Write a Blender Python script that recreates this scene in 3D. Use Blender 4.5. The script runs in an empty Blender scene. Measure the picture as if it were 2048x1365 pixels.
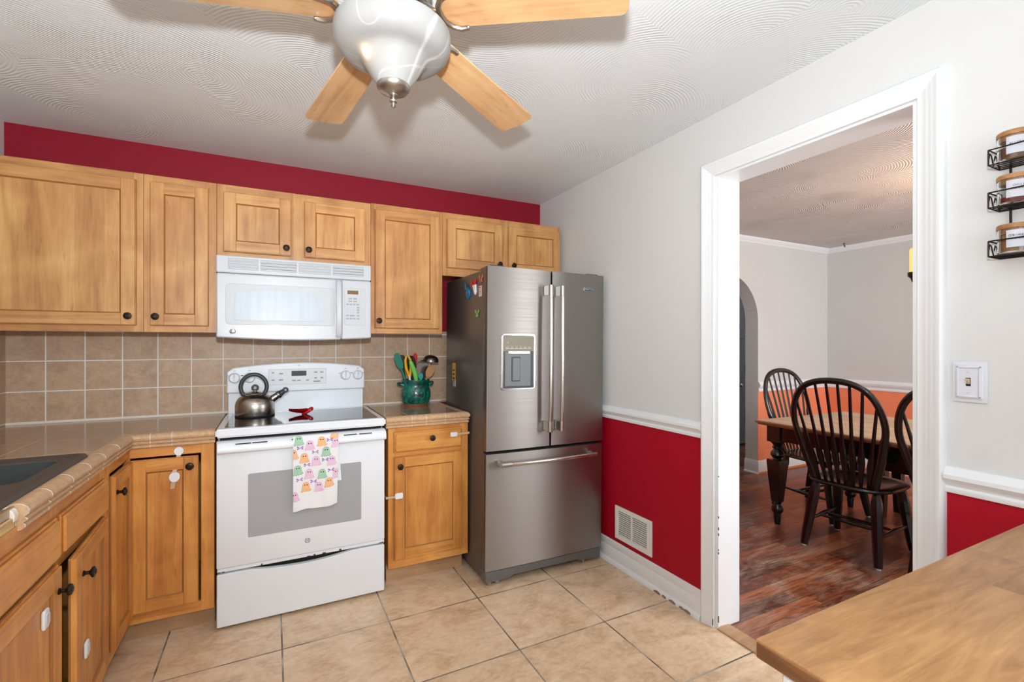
import bpy, bmesh, math, random
from mathutils import Vector, Matrix
PI = math.pi
S = bpy.context.scene
COL = S.collection
rnd = random.Random(7)

# ------------------------------------------------------------------ camera, world, lights, exposure
CAM_H = 1.3125
cd = bpy.data.cameras.new('camera'); cam = bpy.data.objects.new('camera', cd); COL.objects.link(cam)
cam.location = (0, 0, CAM_H); cam.rotation_euler = (PI/2, 0, -math.radians(26.9017))
cd.sensor_width = 36; cd.lens = 942.44*36/2048; cd.shift_y = 6.65/2048; cd.clip_start = 0.02
S.camera = cam
W = bpy.data.worlds.new('world'); S.world = W; W.use_nodes = True
bgn = W.node_tree.nodes['Background']; bgn.inputs[0].default_value = (0.88, 0.94, 1.0, 1); bgn.inputs[1].default_value = 0.62
S.view_settings.view_transform = 'Standard'; S.view_settings.look = 'None'
S.view_settings.exposure = 0.0; S.view_settings.gamma = 1.0; S.view_settings.use_curve_mapping = False
S.cycles.max_bounces = 8; S.cycles.diffuse_bounces = 5

def lamp(name, typ, loc, energy, color=(1, 1, 1), size=0.1, rot=None, sizey=None):
    l = bpy.data.lights.new(name, typ); l.energy = energy; l.color = color
    if typ == 'POINT': l.shadow_soft_size = size
    if typ == 'AREA':
        l.size = size
        if sizey: l.shape = 'RECTANGLE'; l.size_y = sizey
    o = bpy.data.objects.new(name, l); COL.objects.link(o); o.location = loc
    if rot: o.rotation_euler = rot
    return o
# the photographer's flash, a little above the lens; daylight from the dining room window; added fill at the kitchen's open rear
lamp('camera_flash', 'POINT', (0.0, -0.02, 1.55), 28, (0.92, 0.97, 1.0), 0.035)
fl = lamp('camera_flash_head', 'SPOT', (0.0, -0.02, 1.55), 168, (0.92, 0.97, 1.0), 0.035, (PI/2+math.radians(42), 0, -math.radians(12)))
fl.data.spot_size = math.radians(160); fl.data.spot_blend = 1.0; fl.data.shadow_soft_size = 0.035
lamp('kitchen_rear_fill', 'AREA', (0.2, -1.55, 1.45), 20, (0.90, 0.95, 1), 1.6, (PI/2, 0, 0), 1.2)  # added fill panel behind the camera, brightens the kitchen; no window here
lamp('dining_window_daylight', 'AREA', (3.6, -1.0, 1.5), 100, (0.95, 0.97, 1), 1.8, (PI/2, 0, 0), 1.3)

# ------------------------------------------------------------------ materials
def new_mat(name):
    m = bpy.data.materials.new(name); m.use_nodes = True
    nt = m.node_tree; b = nt.nodes['Principled BSDF']
    return m, nt, b
def s2l(c):
    return tuple(((v/255)/12.92 if v/255 <= .04045 else ((v/255+.055)/1.055)**2.4) for v in c) + (1,)
def mat(name, rgb, rough=0.5, metal=0.0, coat=0.0, emit=None, estr=0, trans=0, ior=1.45, spec=None, bump=0, bscale=200, var=0):
    m, nt, b = new_mat(name)
    b.inputs['Base Color'].default_value = s2l(rgb); b.inputs['Roughness'].default_value = rough
    b.inputs['Metallic'].default_value = metal; b.inputs['Coat Weight'].default_value = coat
    b.inputs['Coat Roughness'].default_value = 0.08
    b.inputs['Transmission Weight'].default_value = trans; b.inputs['IOR'].default_value = ior
    if spec is not None: b.inputs['Specular IOR Level'].default_value = spec
    if emit: b.inputs['Emission Color'].default_value = s2l(emit); b.inputs['Emission Strength'].default_value = estr
    if bump or var:
        co = nt.nodes.new('ShaderNodeTexCoord'); n = nt.nodes.new('ShaderNodeTexNoise')
        n.inputs['Scale'].default_value = bscale; n.inputs['Detail'].default_value = 4
        nt.links.new(co.outputs['Object'], n.inputs['Vector'])
        if bump:
            bp = nt.nodes.new('ShaderNodeBump'); bp.inputs['Strength'].default_value = bump; bp.inputs['Distance'].default_value = 0.002
            nt.links.new(n.outputs['Fac'], bp.inputs['Height']); nt.links.new(bp.outputs['Normal'], b.inputs['Normal'])
        if var:
            mx = nt.nodes.new('ShaderNodeHueSaturation'); mr = nt.nodes.new('ShaderNodeMapRange')
            mr.inputs[1].default_value = .3; mr.inputs[2].default_value = .7; mr.inputs[3].default_value = 1-var; mr.inputs[4].default_value = 1+var
            nt.links.new(n.outputs['Fac'], mr.inputs[0]); nt.links.new(mr.outputs[0], mx.inputs['Value'])
            mx.inputs['Color'].default_value = s2l(rgb); nt.links.new(mx.outputs[0], b.inputs['Base Color'])
    return m
class N:
    """tiny node-graph helper"""
    def __init__(s, nt): s.nt = nt
    def n(s, typ, **kw):
        x = s.nt.nodes.new(typ)
        for k, v in kw.items():
            if k.startswith('i_'): x.inputs[int(k[2:]) if k[2:].isdigit() else k[2:].replace('_', ' ')].default_value = v
            else: setattr(x, k, v)
        return x
    def l(s, a, b): s.nt.links.new(a, b)
    def math(s, op, a, b=None):
        x = s.nt.nodes.new('ShaderNodeMath'); x.operation = op
        for i, v in enumerate((a, b)):
            if v is None: continue
            if isinstance(v, (int, float)): x.inputs[i].default_value = v
            else: s.l(v, x.inputs[i])
        return x.outputs[0]
    def mix(s, f, a, b, blend='MIX'):
        x = s.nt.nodes.new('ShaderNodeMix'); x.data_type = 'RGBA'; x.blend_type = blend
        for i, v in ((0, f), (6, a), (7, b)):
            if isinstance(v, (int, float)): x.inputs[i].default_value = v
            elif isinstance(v, tuple): x.inputs[i].default_value = v
            else: s.l(v, x.inputs[i])
        return x.outputs[2]
    def ramp(s, f, stops):
        x = s.nt.nodes.new('ShaderNodeValToRGB'); e = x.color_ramp.elements
        while len(e) < len(stops): e.new(.5)
        for q, (p, c) in zip(e, stops): q.position = p; q.color = c
        s.l(f, x.inputs[0]); return x.outputs[0]
    def vec(s, world=False, scale=(1, 1, 1), loc=(0, 0, 0)):
        if world: o = s.n('ShaderNodeNewGeometry').outputs['Position']
        else: o = s.n('ShaderNodeTexCoord').outputs['Object']
        m = s.n('ShaderNodeMapping'); m.inputs['Scale'].default_value = scale; m.inputs['Location'].default_value = loc
        s.l(o, m.inputs['Vector']); return m.outputs[0]
    def noise(s, vec, scale, detail=4, dist=0, rough=.5):
        x = s.n('ShaderNodeTexNoise'); x.inputs['Scale'].default_value = scale; x.inputs['Detail'].default_value = detail
        x.inputs['Distortion'].default_value = dist; x.inputs['Roughness'].default_value = rough
        s.l(vec, x.inputs['Vector']); return x.outputs['Fac']
    def sep(s, v):
        x = s.n('ShaderNodeSeparateXYZ'); s.l(v, x.inputs[0]); return x.outputs
    def bump(s, h, b, strength=.3, dist=.002):
        x = s.n('ShaderNodeBump'); x.inputs['Strength'].default_value = strength; x.inputs['Distance'].default_value = dist
        s.l(h, x.inputs['Height']); s.l(x.outputs[0], b.inputs['Normal'])
    def gridline(s, c, period, offset, half):
        # 1 on a joint, 0 elsewhere
        f = s.math('SUBTRACT', c, offset - half); f = s.math('DIVIDE', f, period); f = s.math('FRACT', f)
        return s.math('LESS_THAN', f, 2*half/period)

def wood(name, dark, mid, light, axis, rough=.42, coat=.15, scale=1.0, rand=.10, band=0.0):
    m, nt, b = new_mat(name); g = N(nt)
    sc = [14, 14, 14]; sc[axis] = 1.1
    oi = g.n('ShaderNodeObjectInfo')
    v = g.vec(False, tuple(q*scale for q in sc))
    add = g.n('ShaderNodeVectorMath', operation='ADD'); g.l(v, add.inputs[0])
    off = g.n('ShaderNodeVectorMath', operation='SCALE'); off.inputs[0].default_value = (31, 17, 23); g.l(oi.outputs['Random'], off.inputs['Scale'])
    g.l(off.outputs[0], add.inputs[1]); v = add.outputs[0]
    sc2 = [60, 60, 60]; sc2[axis] = 9
    n1 = g.noise(v, 1.0, 7, 1.3, .62); n2 = g.noise(v, 6.0, 3, .2); n3 = g.noise(g.vec(False, (5, 5, 5)), 1.0, 3, .8); n4 = g.noise(g.vec(False, tuple(sc2)), 1.0, 2, .4)
    f = g.math('ADD', g.math('MULTIPLY', n1, .52), g.math('ADD', g.math('MULTIPLY', n2, .13), g.math('MULTIPLY', n3, .35)))
    if band:
        o = g.sep(g.n('ShaderNodeTexCoord').outputs['Object']); c = [i for i in range(3) if i != axis]
        q = g.math('FLOOR', g.math('DIVIDE', g.math('ADD', g.math('ADD', o[c[0]], o[c[1]]), g.math('MULTIPLY', oi.outputs['Random'], 9.0)), .105))
        wn = g.n('ShaderNodeTexWhiteNoise', noise_dimensions='1D'); g.l(q, wn.inputs['W'])
        f = g.math('ADD', f, g.math('MULTIPLY', g.math('SUBTRACT', wn.outputs[0], .5), band))
    c = g.ramp(f, [(.34, s2l(dark)), (.5, s2l(mid)), (.64, s2l(light))])
    fleck = g.ramp(n4, [(.27, (.66, .54, .46, 1)), (.36, (1, 1, 1, 1))])
    c = g.mix(.45, c, fleck, 'MULTIPLY')
    hs = g.n('ShaderNodeHueSaturation'); g.l(c, hs.inputs['Color'])
    g.l(g.math('ADD', g.math('MULTIPLY', oi.outputs['Random'], rand), 1-rand/2), hs.inputs['Value'])
    g.l(hs.outputs[0], b.inputs['Base Color'])
    b.inputs['Roughness'].default_value = rough; b.inputs['Coat Weight'].default_value = coat; b.inputs['Coat Roughness'].default_value = .25
    g.bump(n2, b, .06, .001)
    return m
MAPLE = dict(dark=(166, 108, 58), mid=(196, 141, 82), light=(216, 164, 102), band=.10)
MAPLO = dict(dark=(174, 106, 46), mid=(206, 138, 64), light=(224, 160, 82), band=.10)
glaze_m = mat('brown_glaze_in_joints', (158, 104, 58), .5)
mp = [wood('maple_grain_%s' % 'xyz'[i], axis=i, **MAPLE) for i in range(3)]
ml = [wood('lower_maple_grain_%s' % 'xyz'[i], axis=i, **MAPLO) for i in range(3)]
toe_wood = wood('toe_kick_wood', (165, 128, 92), (182, 145, 107), (196, 160, 122), 0, .55, 0)
fan_wood = wood('fan_blade_oak', (180, 134, 92), (204, 160, 114), (218, 179, 132), 0, .4, .1, .8)
black_wood = mat('black_painted_wood', (10, 8, 8), .3, coat=.4, var=.25, bscale=30)
bench_wood = wood('dark_red_bench_wood', (60, 24, 16), (84, 36, 24), (104, 50, 34), 1, .35, .2)

def paint(name, rgb, bump=.05, rough=.55):
    m, nt, b = new_mat(name); g = N(nt)
    n = g.noise(g.vec(True), 1.3, 3); c = g.mix(g.math('MULTIPLY', n, .12), s2l(rgb), s2l(tuple(v*.93 for v in rgb)))
    g.l(c, b.inputs['Base Color']); b.inputs['Roughness'].default_value = rough; b.inputs['Specular IOR Level'].default_value = .25
    g.bump(g.noise(g.vec(True), 160, 3), b, bump, .001)
    return m
def two_tone(name, upper, lower, split, front_y=None):
    m, nt, b = new_mat(name); g = N(nt)
    z = g.sep(g.vec(True))[2]; f = g.math('GREATER_THAN', z, split)
    if front_y is not None: f = g.math('MAXIMUM', f, g.math('GREATER_THAN', g.sep(g.vec(True))[1], front_y))
    n = g.noise(g.vec(True), 1.3, 3)
    c = g.mix(f, s2l(lower), s2l(upper))
    g.l(c, b.inputs['Base Color']); b.inputs['Roughness'].default_value = .55; b.inputs['Specular IOR Level'].default_value = .2
    g.bump(g.noise(g.vec(True), 150, 3), b, .08, .001)
    return m
wall_white = paint('white_wall_paint', (213, 213, 212))
wall_red = paint('dark_red_wall_paint', (142, 18, 38))
wall_right_m = two_tone('white_over_red_wall_paint', (213, 213, 212), (166, 8, 34), 0.905)
wall_dining_m = two_tone('grey_over_coral_wall_paint', (208, 208, 206), (240, 142, 102), 0.88, 3.133)
trim_m = mat('white_trim_enamel', (230, 232, 234), .32)
chip_d = mat('dark_paint_chips', (70, 58, 54), .8)
chip_m = mat('chipped_paint_bare_wood', (150, 118, 104), .8)

def ceiling_mat(name, rgb, strength=.4):
    m, nt, b = new_mat(name); g = N(nt)
    p = g.vec(True, (1, 1, 0.0))
    # comb strokes: each fan-shaped stroke swings round a point outside its own patch
    vo = g.n('ShaderNodeTexVoronoi'); vo.voronoi_dimensions = '2D'; vo.inputs['Scale'].default_value = 2.3; g.l(p, vo.inputs['Vector'])
    off = g.n('ShaderNodeVectorMath', operation='ADD'); g.l(vo.outputs['Position'], off.inputs[0])
    rv = g.n('ShaderNodeVectorMath', operation='SUBTRACT'); g.l(vo.outputs['Color'], rv.inputs[0]); rv.inputs[1].default_value = (.5, .15, .5)
    rs = g.n('ShaderNodeVectorMath', operation='MULTIPLY'); g.l(rv.outputs[0], rs.inputs[0]); rs.inputs[1].default_value = (.5, .5, 0); g.l(rs.outputs[0], off.inputs[1])
    df = g.n('ShaderNodeVectorMath', operation='DISTANCE'); g.l(p, df.inputs[0]); g.l(off.outputs[0], df.inputs[1])
    w = g.math('SINE', g.math('MULTIPLY', g.math('ADD', df.outputs['Value'], g.math('MULTIPLY', g.noise(g.vec(True), 9, 2), .012)), 470))
    n = g.noise(g.vec(True), 3.2, 3); n2 = g.noise(g.vec(True), 25, 3)
    amp = g.ramp(n, [(.40, (.12, .12, .12, 1)), (.66, (1, 1, 1, 1))])
    h = g.math('ADD', g.math('ADD', g.math('MULTIPLY', g.math('MULTIPLY', w, amp), 1.05), g.math('MULTIPLY', n2, 1.2)), g.math('MULTIPLY', df.outputs['Value'], 9.0))
    g.bump(h, b, strength, .002)
    c = g.mix(g.math('MULTIPLY', n, .25), s2l(rgb), s2l(tuple(v*.94 for v in rgb)))
    g.l(c, b.inputs['Base Color']); b.inputs['Roughness'].default_value = .6
    return m
ceil_m = ceiling_mat('swirl_plaster_ceiling', (228, 233, 236))
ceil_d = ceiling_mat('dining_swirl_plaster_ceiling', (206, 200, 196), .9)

def tile_mat(name, cols, grout, px, ox, ax, py, oy, ay, half, rough=.35, nscale=4, coat=0, gvar=None, stretch=(1, 1, 1)):
    m, nt, b = new_mat(name); g = N(nt)
    pos = g.sep(g.vec(True))
    gx = g.gridline(pos[ax], px, ox, half); gy = g.gridline(pos[ay], py, oy, half)
    j = g.math('MAXIMUM', gx, gy)
    # id per tile
    ix = g.math('FLOOR', g.math('DIVIDE', g.math('SUBTRACT', pos[ax], ox), px)); iy = g.math('FLOOR', g.math('DIVIDE', g.math('SUBTRACT', pos[ay], oy), py))
    cb = g.n('ShaderNodeCombineXYZ'); g.l(g.math('MULTIPLY', ix, 5.3), cb.inputs[0]); g.l(g.math('MULTIPLY', iy, 7.1), cb.inputs[1]); g.l(g.math('MULTIPLY', g.math('ADD', ix, iy), 3.7), cb.inputs[2])
    ad = g.n('ShaderNodeVectorMath', operation='ADD'); g.l(g.vec(True, stretch), ad.inputs[0]); g.l(cb.outputs[0], ad.inputs[1])
    n1 = g.noise(ad.outputs[0], nscale, 8, 1.2, .62); n2 = g.noise(ad.outputs[0], nscale*9, 3)
    n5 = g.noise(ad.outputs[0], nscale*1.9, 10, 2.6, .72)
    f = g.math('ADD', g.math('MULTIPLY', n1, .5), g.math('ADD', g.math('MULTIPLY', n2, .15), g.math('MULTIPLY', n5, .35)))
    c = g.ramp(f, [(.32, s2l(cols[0])), (.5, s2l(cols[1])), (.66, s2l(cols[2]))])
    gn = g.noise(g.vec(True), 5, 2)
    gc = g.ramp(gn, [(.42, s2l(grout)), (.62, s2l(gvar or grout))])
    g.l(g.mix(j, c, gc), b.inputs['Base Color'])
    rr = g.n('ShaderNodeMapRange'); g.l(j, rr.inputs[0]); rr.inputs[3].default_value = rough; rr.inputs[4].default_value = .85; g.l(rr.outputs[0], b.inputs['Roughness'])
    b.inputs['Coat Weight'].default_value = coat; b.inputs['Coat Roughness'].default_value = .12
    g.bump(g.math('SUBTRACT', g.math('MULTIPLY', n1, .5), g.math('MULTIPLY', j, 1.0)), b, .35, .003)
    return m
floor_tile = tile_mat('beige_floor_tile', [(180, 144, 106), (224, 195, 160), (242, 221, 192)], (96, 88, 80), .4545, .0355, 0, .4635, 1.326, 1, .0034, .38, 4.2, .12, (186, 176, 162), (1, 1.6, 1))
splash_tile = tile_mat('tan_backsplash_tile', [(158, 128, 104), (182, 152, 124), (196, 168, 140)], (222, 220, 216), .1502, .0495, 0, .1493, .931, 2, .0026, .42, 9)
splash_side = tile_mat('tan_side_backsplash_tile', [(158, 128, 104), (182, 152, 124), (196, 168, 140)], (222, 220, 216), .1502, 3.12, 1, .1493, .931, 2, .0026, .42, 9)
counter_tile = tile_mat('brown_counter_tile', [(138, 108, 84), (156, 126, 100), (170, 140, 114)], (206, 180, 150), .3048, -.5425, 0, .3048, 2.5290, 1, .0019, .16, 6, .35, None, (1, 3, 1))
counter_tile_r = tile_mat('brown_right_counter_tile', [(138, 108, 84), (156, 126, 100), (170, 140, 114)], (206, 180, 150), .3048, .66, 0, .3048, 2.8, 1, .0019, .16, 6, .35, None, (1, 3, 1))
nose_tile = mat('tan_nose_tile', (196, 160, 124), .3, coat=.2, bump=.1, bscale=60, var=.14)
grout_m = mat('pale_grout', (224, 216, 204), .85)
ply_m = wood('raw_plywood', (176, 140, 92), (202, 168, 118), (220, 190, 142), 1, .7, 0, 3)

def dining_floor(name):
    m, nt, b = new_mat(name); g = N(nt)
    pos = g.sep(g.vec(True))
    py = .083; row = g.math('FLOOR', g.math('DIVIDE', pos[1], py))
    wn = g.n('ShaderNodeTexWhiteNoise', noise_dimensions='1D'); g.l(row, wn.inputs['W'])
    xo = g.math('ADD', pos[0], g.math('MULTIPLY', wn.outputs[0], 3.0)); px = .62
    cell = g.math('FLOOR', g.math('DIVIDE', xo, px))
    j = g.math('MAXIMUM', g.gridline(pos[1], py, 0, .0008), g.gridline(xo, px, 0, .0008))
    wn2 = g.n('ShaderNodeTexWhiteNoise', noise_dimensions='2D'); cb = g.n('ShaderNodeCombineXYZ'); g.l(row, cb.inputs[0]); g.l(cell, cb.inputs[1]); g.l(cb.outputs[0], wn2.inputs['Vector'])
    ad = g.n('ShaderNodeVectorMath', operation='ADD'); g.l(g.vec(True, (2.2, 22, 1)), ad.inputs[0])
    sc = g.n('ShaderNodeVectorMath', operation='SCALE'); g.l(cb.outputs[0], sc.inputs[0]); sc.inputs['Scale'].default_value = 4.3; g.l(sc.outputs[0], ad.inputs[1])
    n1 = g.noise(ad.outputs[0], 1.6, 7, 1.6, .6)
    f = g.math('ADD', g.math('MULTIPLY', n1, .75), g.math('MULTIPLY', wn2.outputs[0], .25))
    c = g.ramp(f, [(.30, s2l((56, 28, 20))), (.5, s2l((110, 58, 38))), (.70, s2l((170, 100, 62)))])
    # scuffed, worn pale patches in the walkway
    wv = g.noise(g.vec(True, (1.3, 3.4, 1), (0.4, .3, 0)), 1.5, 8, .9, .66); wear = g.ramp(wv, [(.46, (0, 0, 0, 1)), (.62, (1, 1, 1, 1))])
    far = g.n('ShaderNodeMapRange'); g.l(pos[0], far.inputs[0]); far.inputs[1].default_value = 2.9; far.inputs[2].default_value = 3.5; far.inputs[3].default_value = .85; far.inputs[4].default_value = .10
    grn = g.ramp(g.noise(g.vec(True, (3, 60, 1)), 2, 4), [(.4, (.35, .35, .35, 1)), (.6, (1, 1, 1, 1))])
    wf = g.math('MULTIPLY', g.math('MULTIPLY', wear, far.outputs[0]), grn)
    c = g.mix(wf, c, s2l((184, 158, 136)))
    c = g.mix(j, c, s2l((38, 20, 14)))
    g.l(c, b.inputs['Base Color'])
    rg = g.n('ShaderNodeMapRange'); g.l(wf, rg.inputs[0]); rg.inputs[3].default_value = .3; rg.inputs[4].default_value = .6; g.l(rg.outputs[0], b.inputs['Roughness'])
    g.bump(n1, b, .08, .001)
    return m
dining_wood = dining_floor('worn_red_oak_floor')

def butcher(name, axis_len, w, l, cols):
    # glued staves: long along one axis
    m, nt, b = new_mat(name); g = N(nt)
    pos = g.sep(g.vec(True)); a, c2 = (pos[0], pos[1]) if axis_len == 0 else (pos[1], pos[0])
    row = g.math('FLOOR', g.math('DIVIDE', c2, w)); wn = g.n('ShaderNodeTexWhiteNoise', noise_dimensions='1D'); g.l(row, wn.inputs['W'])
    xo = g.math('ADD', a, g.math('MULTIPLY', wn.outputs[0], 2.0)); cell = g.math('FLOOR', g.math('DIVIDE', xo, l))
    cb = g.n('ShaderNodeCombineXYZ'); g.l(row, cb.inputs[0]); g.l(cell, cb.inputs[1])
    wn2 = g.n('ShaderNodeTexWhiteNoise', noise_dimensions='2D'); g.l(cb.outputs[0], wn2.inputs['Vector'])
    sc = g.n('ShaderNodeVectorMath', operation='SCALE'); g.l(cb.outputs[0], sc.inputs[0]); sc.inputs['Scale'].default_value = 5.7
    st = (3.5, 30, 30) if axis_len == 0 else (30, 3.5, 30)
    ad = g.n('ShaderNodeVectorMath', operation='ADD'); g.l(g.vec(True, st), ad.inputs[0]); g.l(sc.outputs[0], ad.inputs[1])
    n1 = g.noise(ad.outputs[0], 1.0, 8, 1.8, .6); n0 = g.noise(g.vec(True, (2.2, 5, 1) if axis_len == 0 else (5, 2.2, 1)), 1.6, 6, .8, .65)
    f = g.math('ADD', g.math('ADD', g.math('MULTIPLY', n1, .5), g.math('MULTIPLY', wn2.outputs[0], .18)), g.math('MULTIPLY', n0, .32))
    c = g.ramp(f, [(.3, s2l(cols[0])), (.5, s2l(cols[1])), (.7, s2l(cols[2]))])
    g.l(c, b.inputs['Base Color']); b.inputs['Roughness'].default_value = .42; b.inputs['Coat Weight'].default_value = .08
    g.bump(n1, b, .05, .001)
    return m
butcher_m = butcher('oiled_butcher_block', 0, .13, .75, [(116, 76, 44), (166, 118, 72), (200, 152, 98)])
endgrain_m = wood('dark_oiled_end_grain', (74, 44, 24), (104, 66, 38), (134, 90, 54), 1, .5, 0, 1.5)
table_top_m = butcher('oak_table_top', 1, .09, 5, [(168, 128, 92), (196, 158, 120), (214, 180, 144)])
table_edge_m = wood('brown_table_edge', (96, 58, 32), (128, 80, 46), (150, 98, 58), 1, .35, .3)

def brushed(name, rgb, axis, rough=.32, metal=1.0, aniso=0.5):
    m, nt, b = new_mat(name); g = N(nt)
    sc = [2, 2, 2]; sc = [300, 300, 300]; sc[axis] = 2
    n = g.noise(g.vec(False, tuple(sc)), 1.0, 2)
    c = g.mix(g.math('MULTIPLY', n, .25), s2l(rgb), s2l(tuple(v*.88 for v in rgb)))
    g.l(c, b.inputs['Base Color']); b.inputs['Metallic'].default_value = metal
    if aniso:
        tn = g.n('ShaderNodeTangent', direction_type='RADIAL', axis='Z'); g.l(tn.outputs[0], b.inputs['Tangent'])
        b.inputs['Anisotropic'].default_value = aniso; b.inputs['Anisotropic Rotation'].default_value = .25 if axis == 0 else 0
    rr = g.n('ShaderNodeMapRange'); g.l(n, rr.inputs[0]); rr.inputs[3].default_value = rough-.05; rr.inputs[4].default_value = rough+.08; g.l(rr.outputs[0], b.inputs['Roughness'])
    return m
steel = brushed('brushed_warm_steel', (158, 153, 149), 0, .42, aniso=.75)
steel_v = brushed('brushed_handle_steel', (205, 198, 190), 2, .22)
steel_h = brushed('brushed_bar_steel', (205, 198, 190), 0, .22)
kettle_m = brushed('brushed_kettle_steel', (172, 164, 155), 2, .24)
nickel = mat('brushed_nickel', (178, 172, 165), .32, 1)
fridge_side = mat('fridge_side_grey', (104, 99, 97), .34, .55)
grille_m = mat('grey_plastic_grille', (98, 95, 93), .5)
dark_plastic = mat('dark_grey_plastic', (62, 62, 64), .4)
disp_grey = mat('dispenser_grey_plastic', (112, 114, 118), .4)
chrome = mat('chrome_trim', (225, 225, 225), .12, 1)
black_gap = mat('black_gap', (12, 11, 11), .7)
white_gloss = mat('white_appliance_enamel', (234, 238, 243), .22, coat=.4)
micro_dimmed = mat('dimmed_microwave_enamel', (200, 203, 207), .3, coat=.25)  # appliance white greyed in the colour to offset strong flash on the microwave
micro_soft = mat('dimmed_microwave_plastic', (196, 199, 203), .4)  # plastic darkened the same way against the flash
white_soft = mat('white_appliance_plastic', (224, 226, 228), .38)
grey_print = mat('grey_print', (158, 162, 168), .5)
dark_print = mat('dark_print', (60, 60, 62), .5)
amber = mat('amber_display', (120, 88, 30), .3)
display_black = mat('black_display', (22, 24, 26), .15)
bronze = mat('dark_bronze', (48, 38, 32), .38, .75)
rust = mat('rust_chips', (92, 60, 40), .8)

def glasstop(name):
    m, nt, b = new_mat(name); b.inputs['Base Color'].default_value = (.006, .006, .007, 1); b.inputs['Roughness'].default_value = .05
    b.inputs['IOR'].default_value = 1.75
    return m
cook_glass = glasstop('black_ceramic_glass')
def oven_window(name):
    m, nt, b = new_mat(name); g = N(nt)
    p = g.sep(g.vec(True)); d = g.math('ADD', p[0], p[2]); w = g.math('SINE', g.math('MULTIPLY', d, 700))
    c = g.mix(g.math('GREATER_THAN', w, .1), s2l((150, 153, 158)), s2l((176, 179, 183)))
    g.l(c, b.inputs['Base Color']); b.inputs['Roughness'].default_value = .14; b.inputs['Coat Weight'].default_value = .6
    return m
oven_win = oven_window('dotted_grey_oven_glass')
def micro_window(name):
    m, nt, b = new_mat(name); g = N(nt)
    p = g.sep(g.vec(True)); w = g.math('SINE', g.math('MULTIPLY', p[0], 1500)); n = g.noise(g.vec(True, (40, 4, 4)), 1.0, 4)
    c = g.mix(n, s2l((176, 186, 198)), s2l((202, 210, 219))); c = g.mix(g.math('MULTIPLY', g.math('GREATER_THAN', w, .4), .2), c, s2l((160, 168, 180)))
    g.l(c, b.inputs['Base Color']); b.inputs['Roughness'].default_value = .42; b.inputs['Coat Weight'].default_value = .12; b.inputs['Coat Roughness'].default_value = .25
    return m
micro_win = micro_window('pale_blue_microwave_glass')
def shade_glass(name):
    m, nt, b = new_mat(name); g = N(nt); nt.nodes.remove(b); out = nt.nodes['Material Output']
    # alabaster swirls
    nv = g.noise(g.vec(False, (1, 1, .5)), 4.2, 0, .6); nw = g.noise(g.vec(False, (1, 1, .7), (3, 1, 2)), 6.5, 0, .8); cl = g.noise(g.vec(False), 9, 4, 1)
    v1 = g.ramp(g.math('ABSOLUTE', g.math('SUBTRACT', nv, .5)), [(0, (1, 1, 1, 1)), (.022, (0, 0, 0, 1))]); v2 = g.ramp(g.math('ABSOLUTE', g.math('SUBTRACT', nw, .48)), [(0, (.8, .8, .8, 1)), (.02, (0, 0, 0, 1))])
    f = g.math('MINIMUM', g.math('ADD', g.math('ADD', g.math('MULTIPLY', v1, .6), g.math('MULTIPLY', v2, .5)), g.math('MULTIPLY', cl, .30)), 1.0)
    sw = g.mix(f, (.41, .405, .395, 1), (.78, .78, .78, 1))
    tr = g.n('ShaderNodeBsdfTranslucent'); g.l(sw, tr.inputs[0]); di = g.n('ShaderNodeBsdfDiffuse'); g.l(sw, di.inputs[0])
    gl = g.n('ShaderNodeBsdfGlossy'); gl.inputs['Roughness'].default_value = .38
    m1 = g.n('ShaderNodeMixShader'); m1.inputs[0].default_value = .58; g.l(tr.outputs[0], m1.inputs[1]); g.l(di.outputs[0], m1.inputs[2])
    fr = g.n('ShaderNodeFresnel'); fr.inputs[0].default_value = 1.22
    m2 = g.n('ShaderNodeMixShader'); g.l(fr.outputs[0], m2.inputs[0]); g.l(m1.outputs[0], m2.inputs[1]); g.l(gl.outputs[0], m2.inputs[2])
    g.l(m2.outputs[0], out.inputs[0])
    return m
shade_m = shade_glass('alabaster_glass')
bulb_m = mat('warm_bulb', (255, 220, 170), .5, emit=(255, 206, 140), estr=26)
candle_m = mat('glowing_candle_sleeve', (250, 226, 160), .6, emit=(255, 206, 110), estr=0.75)
glass_m = mat('clear_jar_glass', (255, 255, 255), .02, trans=1, ior=1.45)
bamboo = wood('bamboo_lid', (140, 94, 52), (164, 116, 68), (184, 138, 86), 0, .5, 0, 2)
paper = mat('white_label_paper', (196, 196, 204), .7)
spice_a = mat('brown_spice', (112, 66, 40), .9, var=.2, bscale=300)
spice_b = mat('red_chili_spice', (120, 40, 18), .9, var=.2, bscale=300)
spice_c = mat('tan_coriander_spice', (150, 106, 50), .9, var=.2, bscale=300)
iron = mat('black_iron_wire', (34, 26, 24), .5, .4)
def crock_mat(name):
    m, nt, b = new_mat(name); g = N(nt)
    n = g.noise(g.vec(False, (1, 1, 1)), 22, 5, 1.5); z = g.sep(g.vec(False))[2]
    c = g.ramp(n, [(.36, s2l((6, 52, 48))), (.52, s2l((12, 98, 84))), (.72, s2l((30, 128, 108)))])
    c = g.mix(g.math('LESS_THAN', z, .012), c, s2l((140, 76, 48)))
    g.l(c, b.inputs['Base Color']); b.inputs['Roughness'].default_value = .15; b.inputs['Coat Weight'].default_value = .5
    g.bump(n, b, .3, .003); return m
crock_m = crock_mat('teal_glaze')
def col(name, rgb, rough=.4, **k): return mat(name, rgb, rough, **k)
teal_sil = col('teal_silicone', (38, 122, 104)); lime = col('lime_plastic', (112, 196, 82)); yellow_p = col('yellow_plastic', (238, 170, 22))
purple_p = col('dark_purple_plastic', (38, 26, 42)); red_p = col('red_plastic', (196, 22, 26)); grey_met = mat('grey_steel_utensil', (120, 110, 106), .3, 1)
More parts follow.
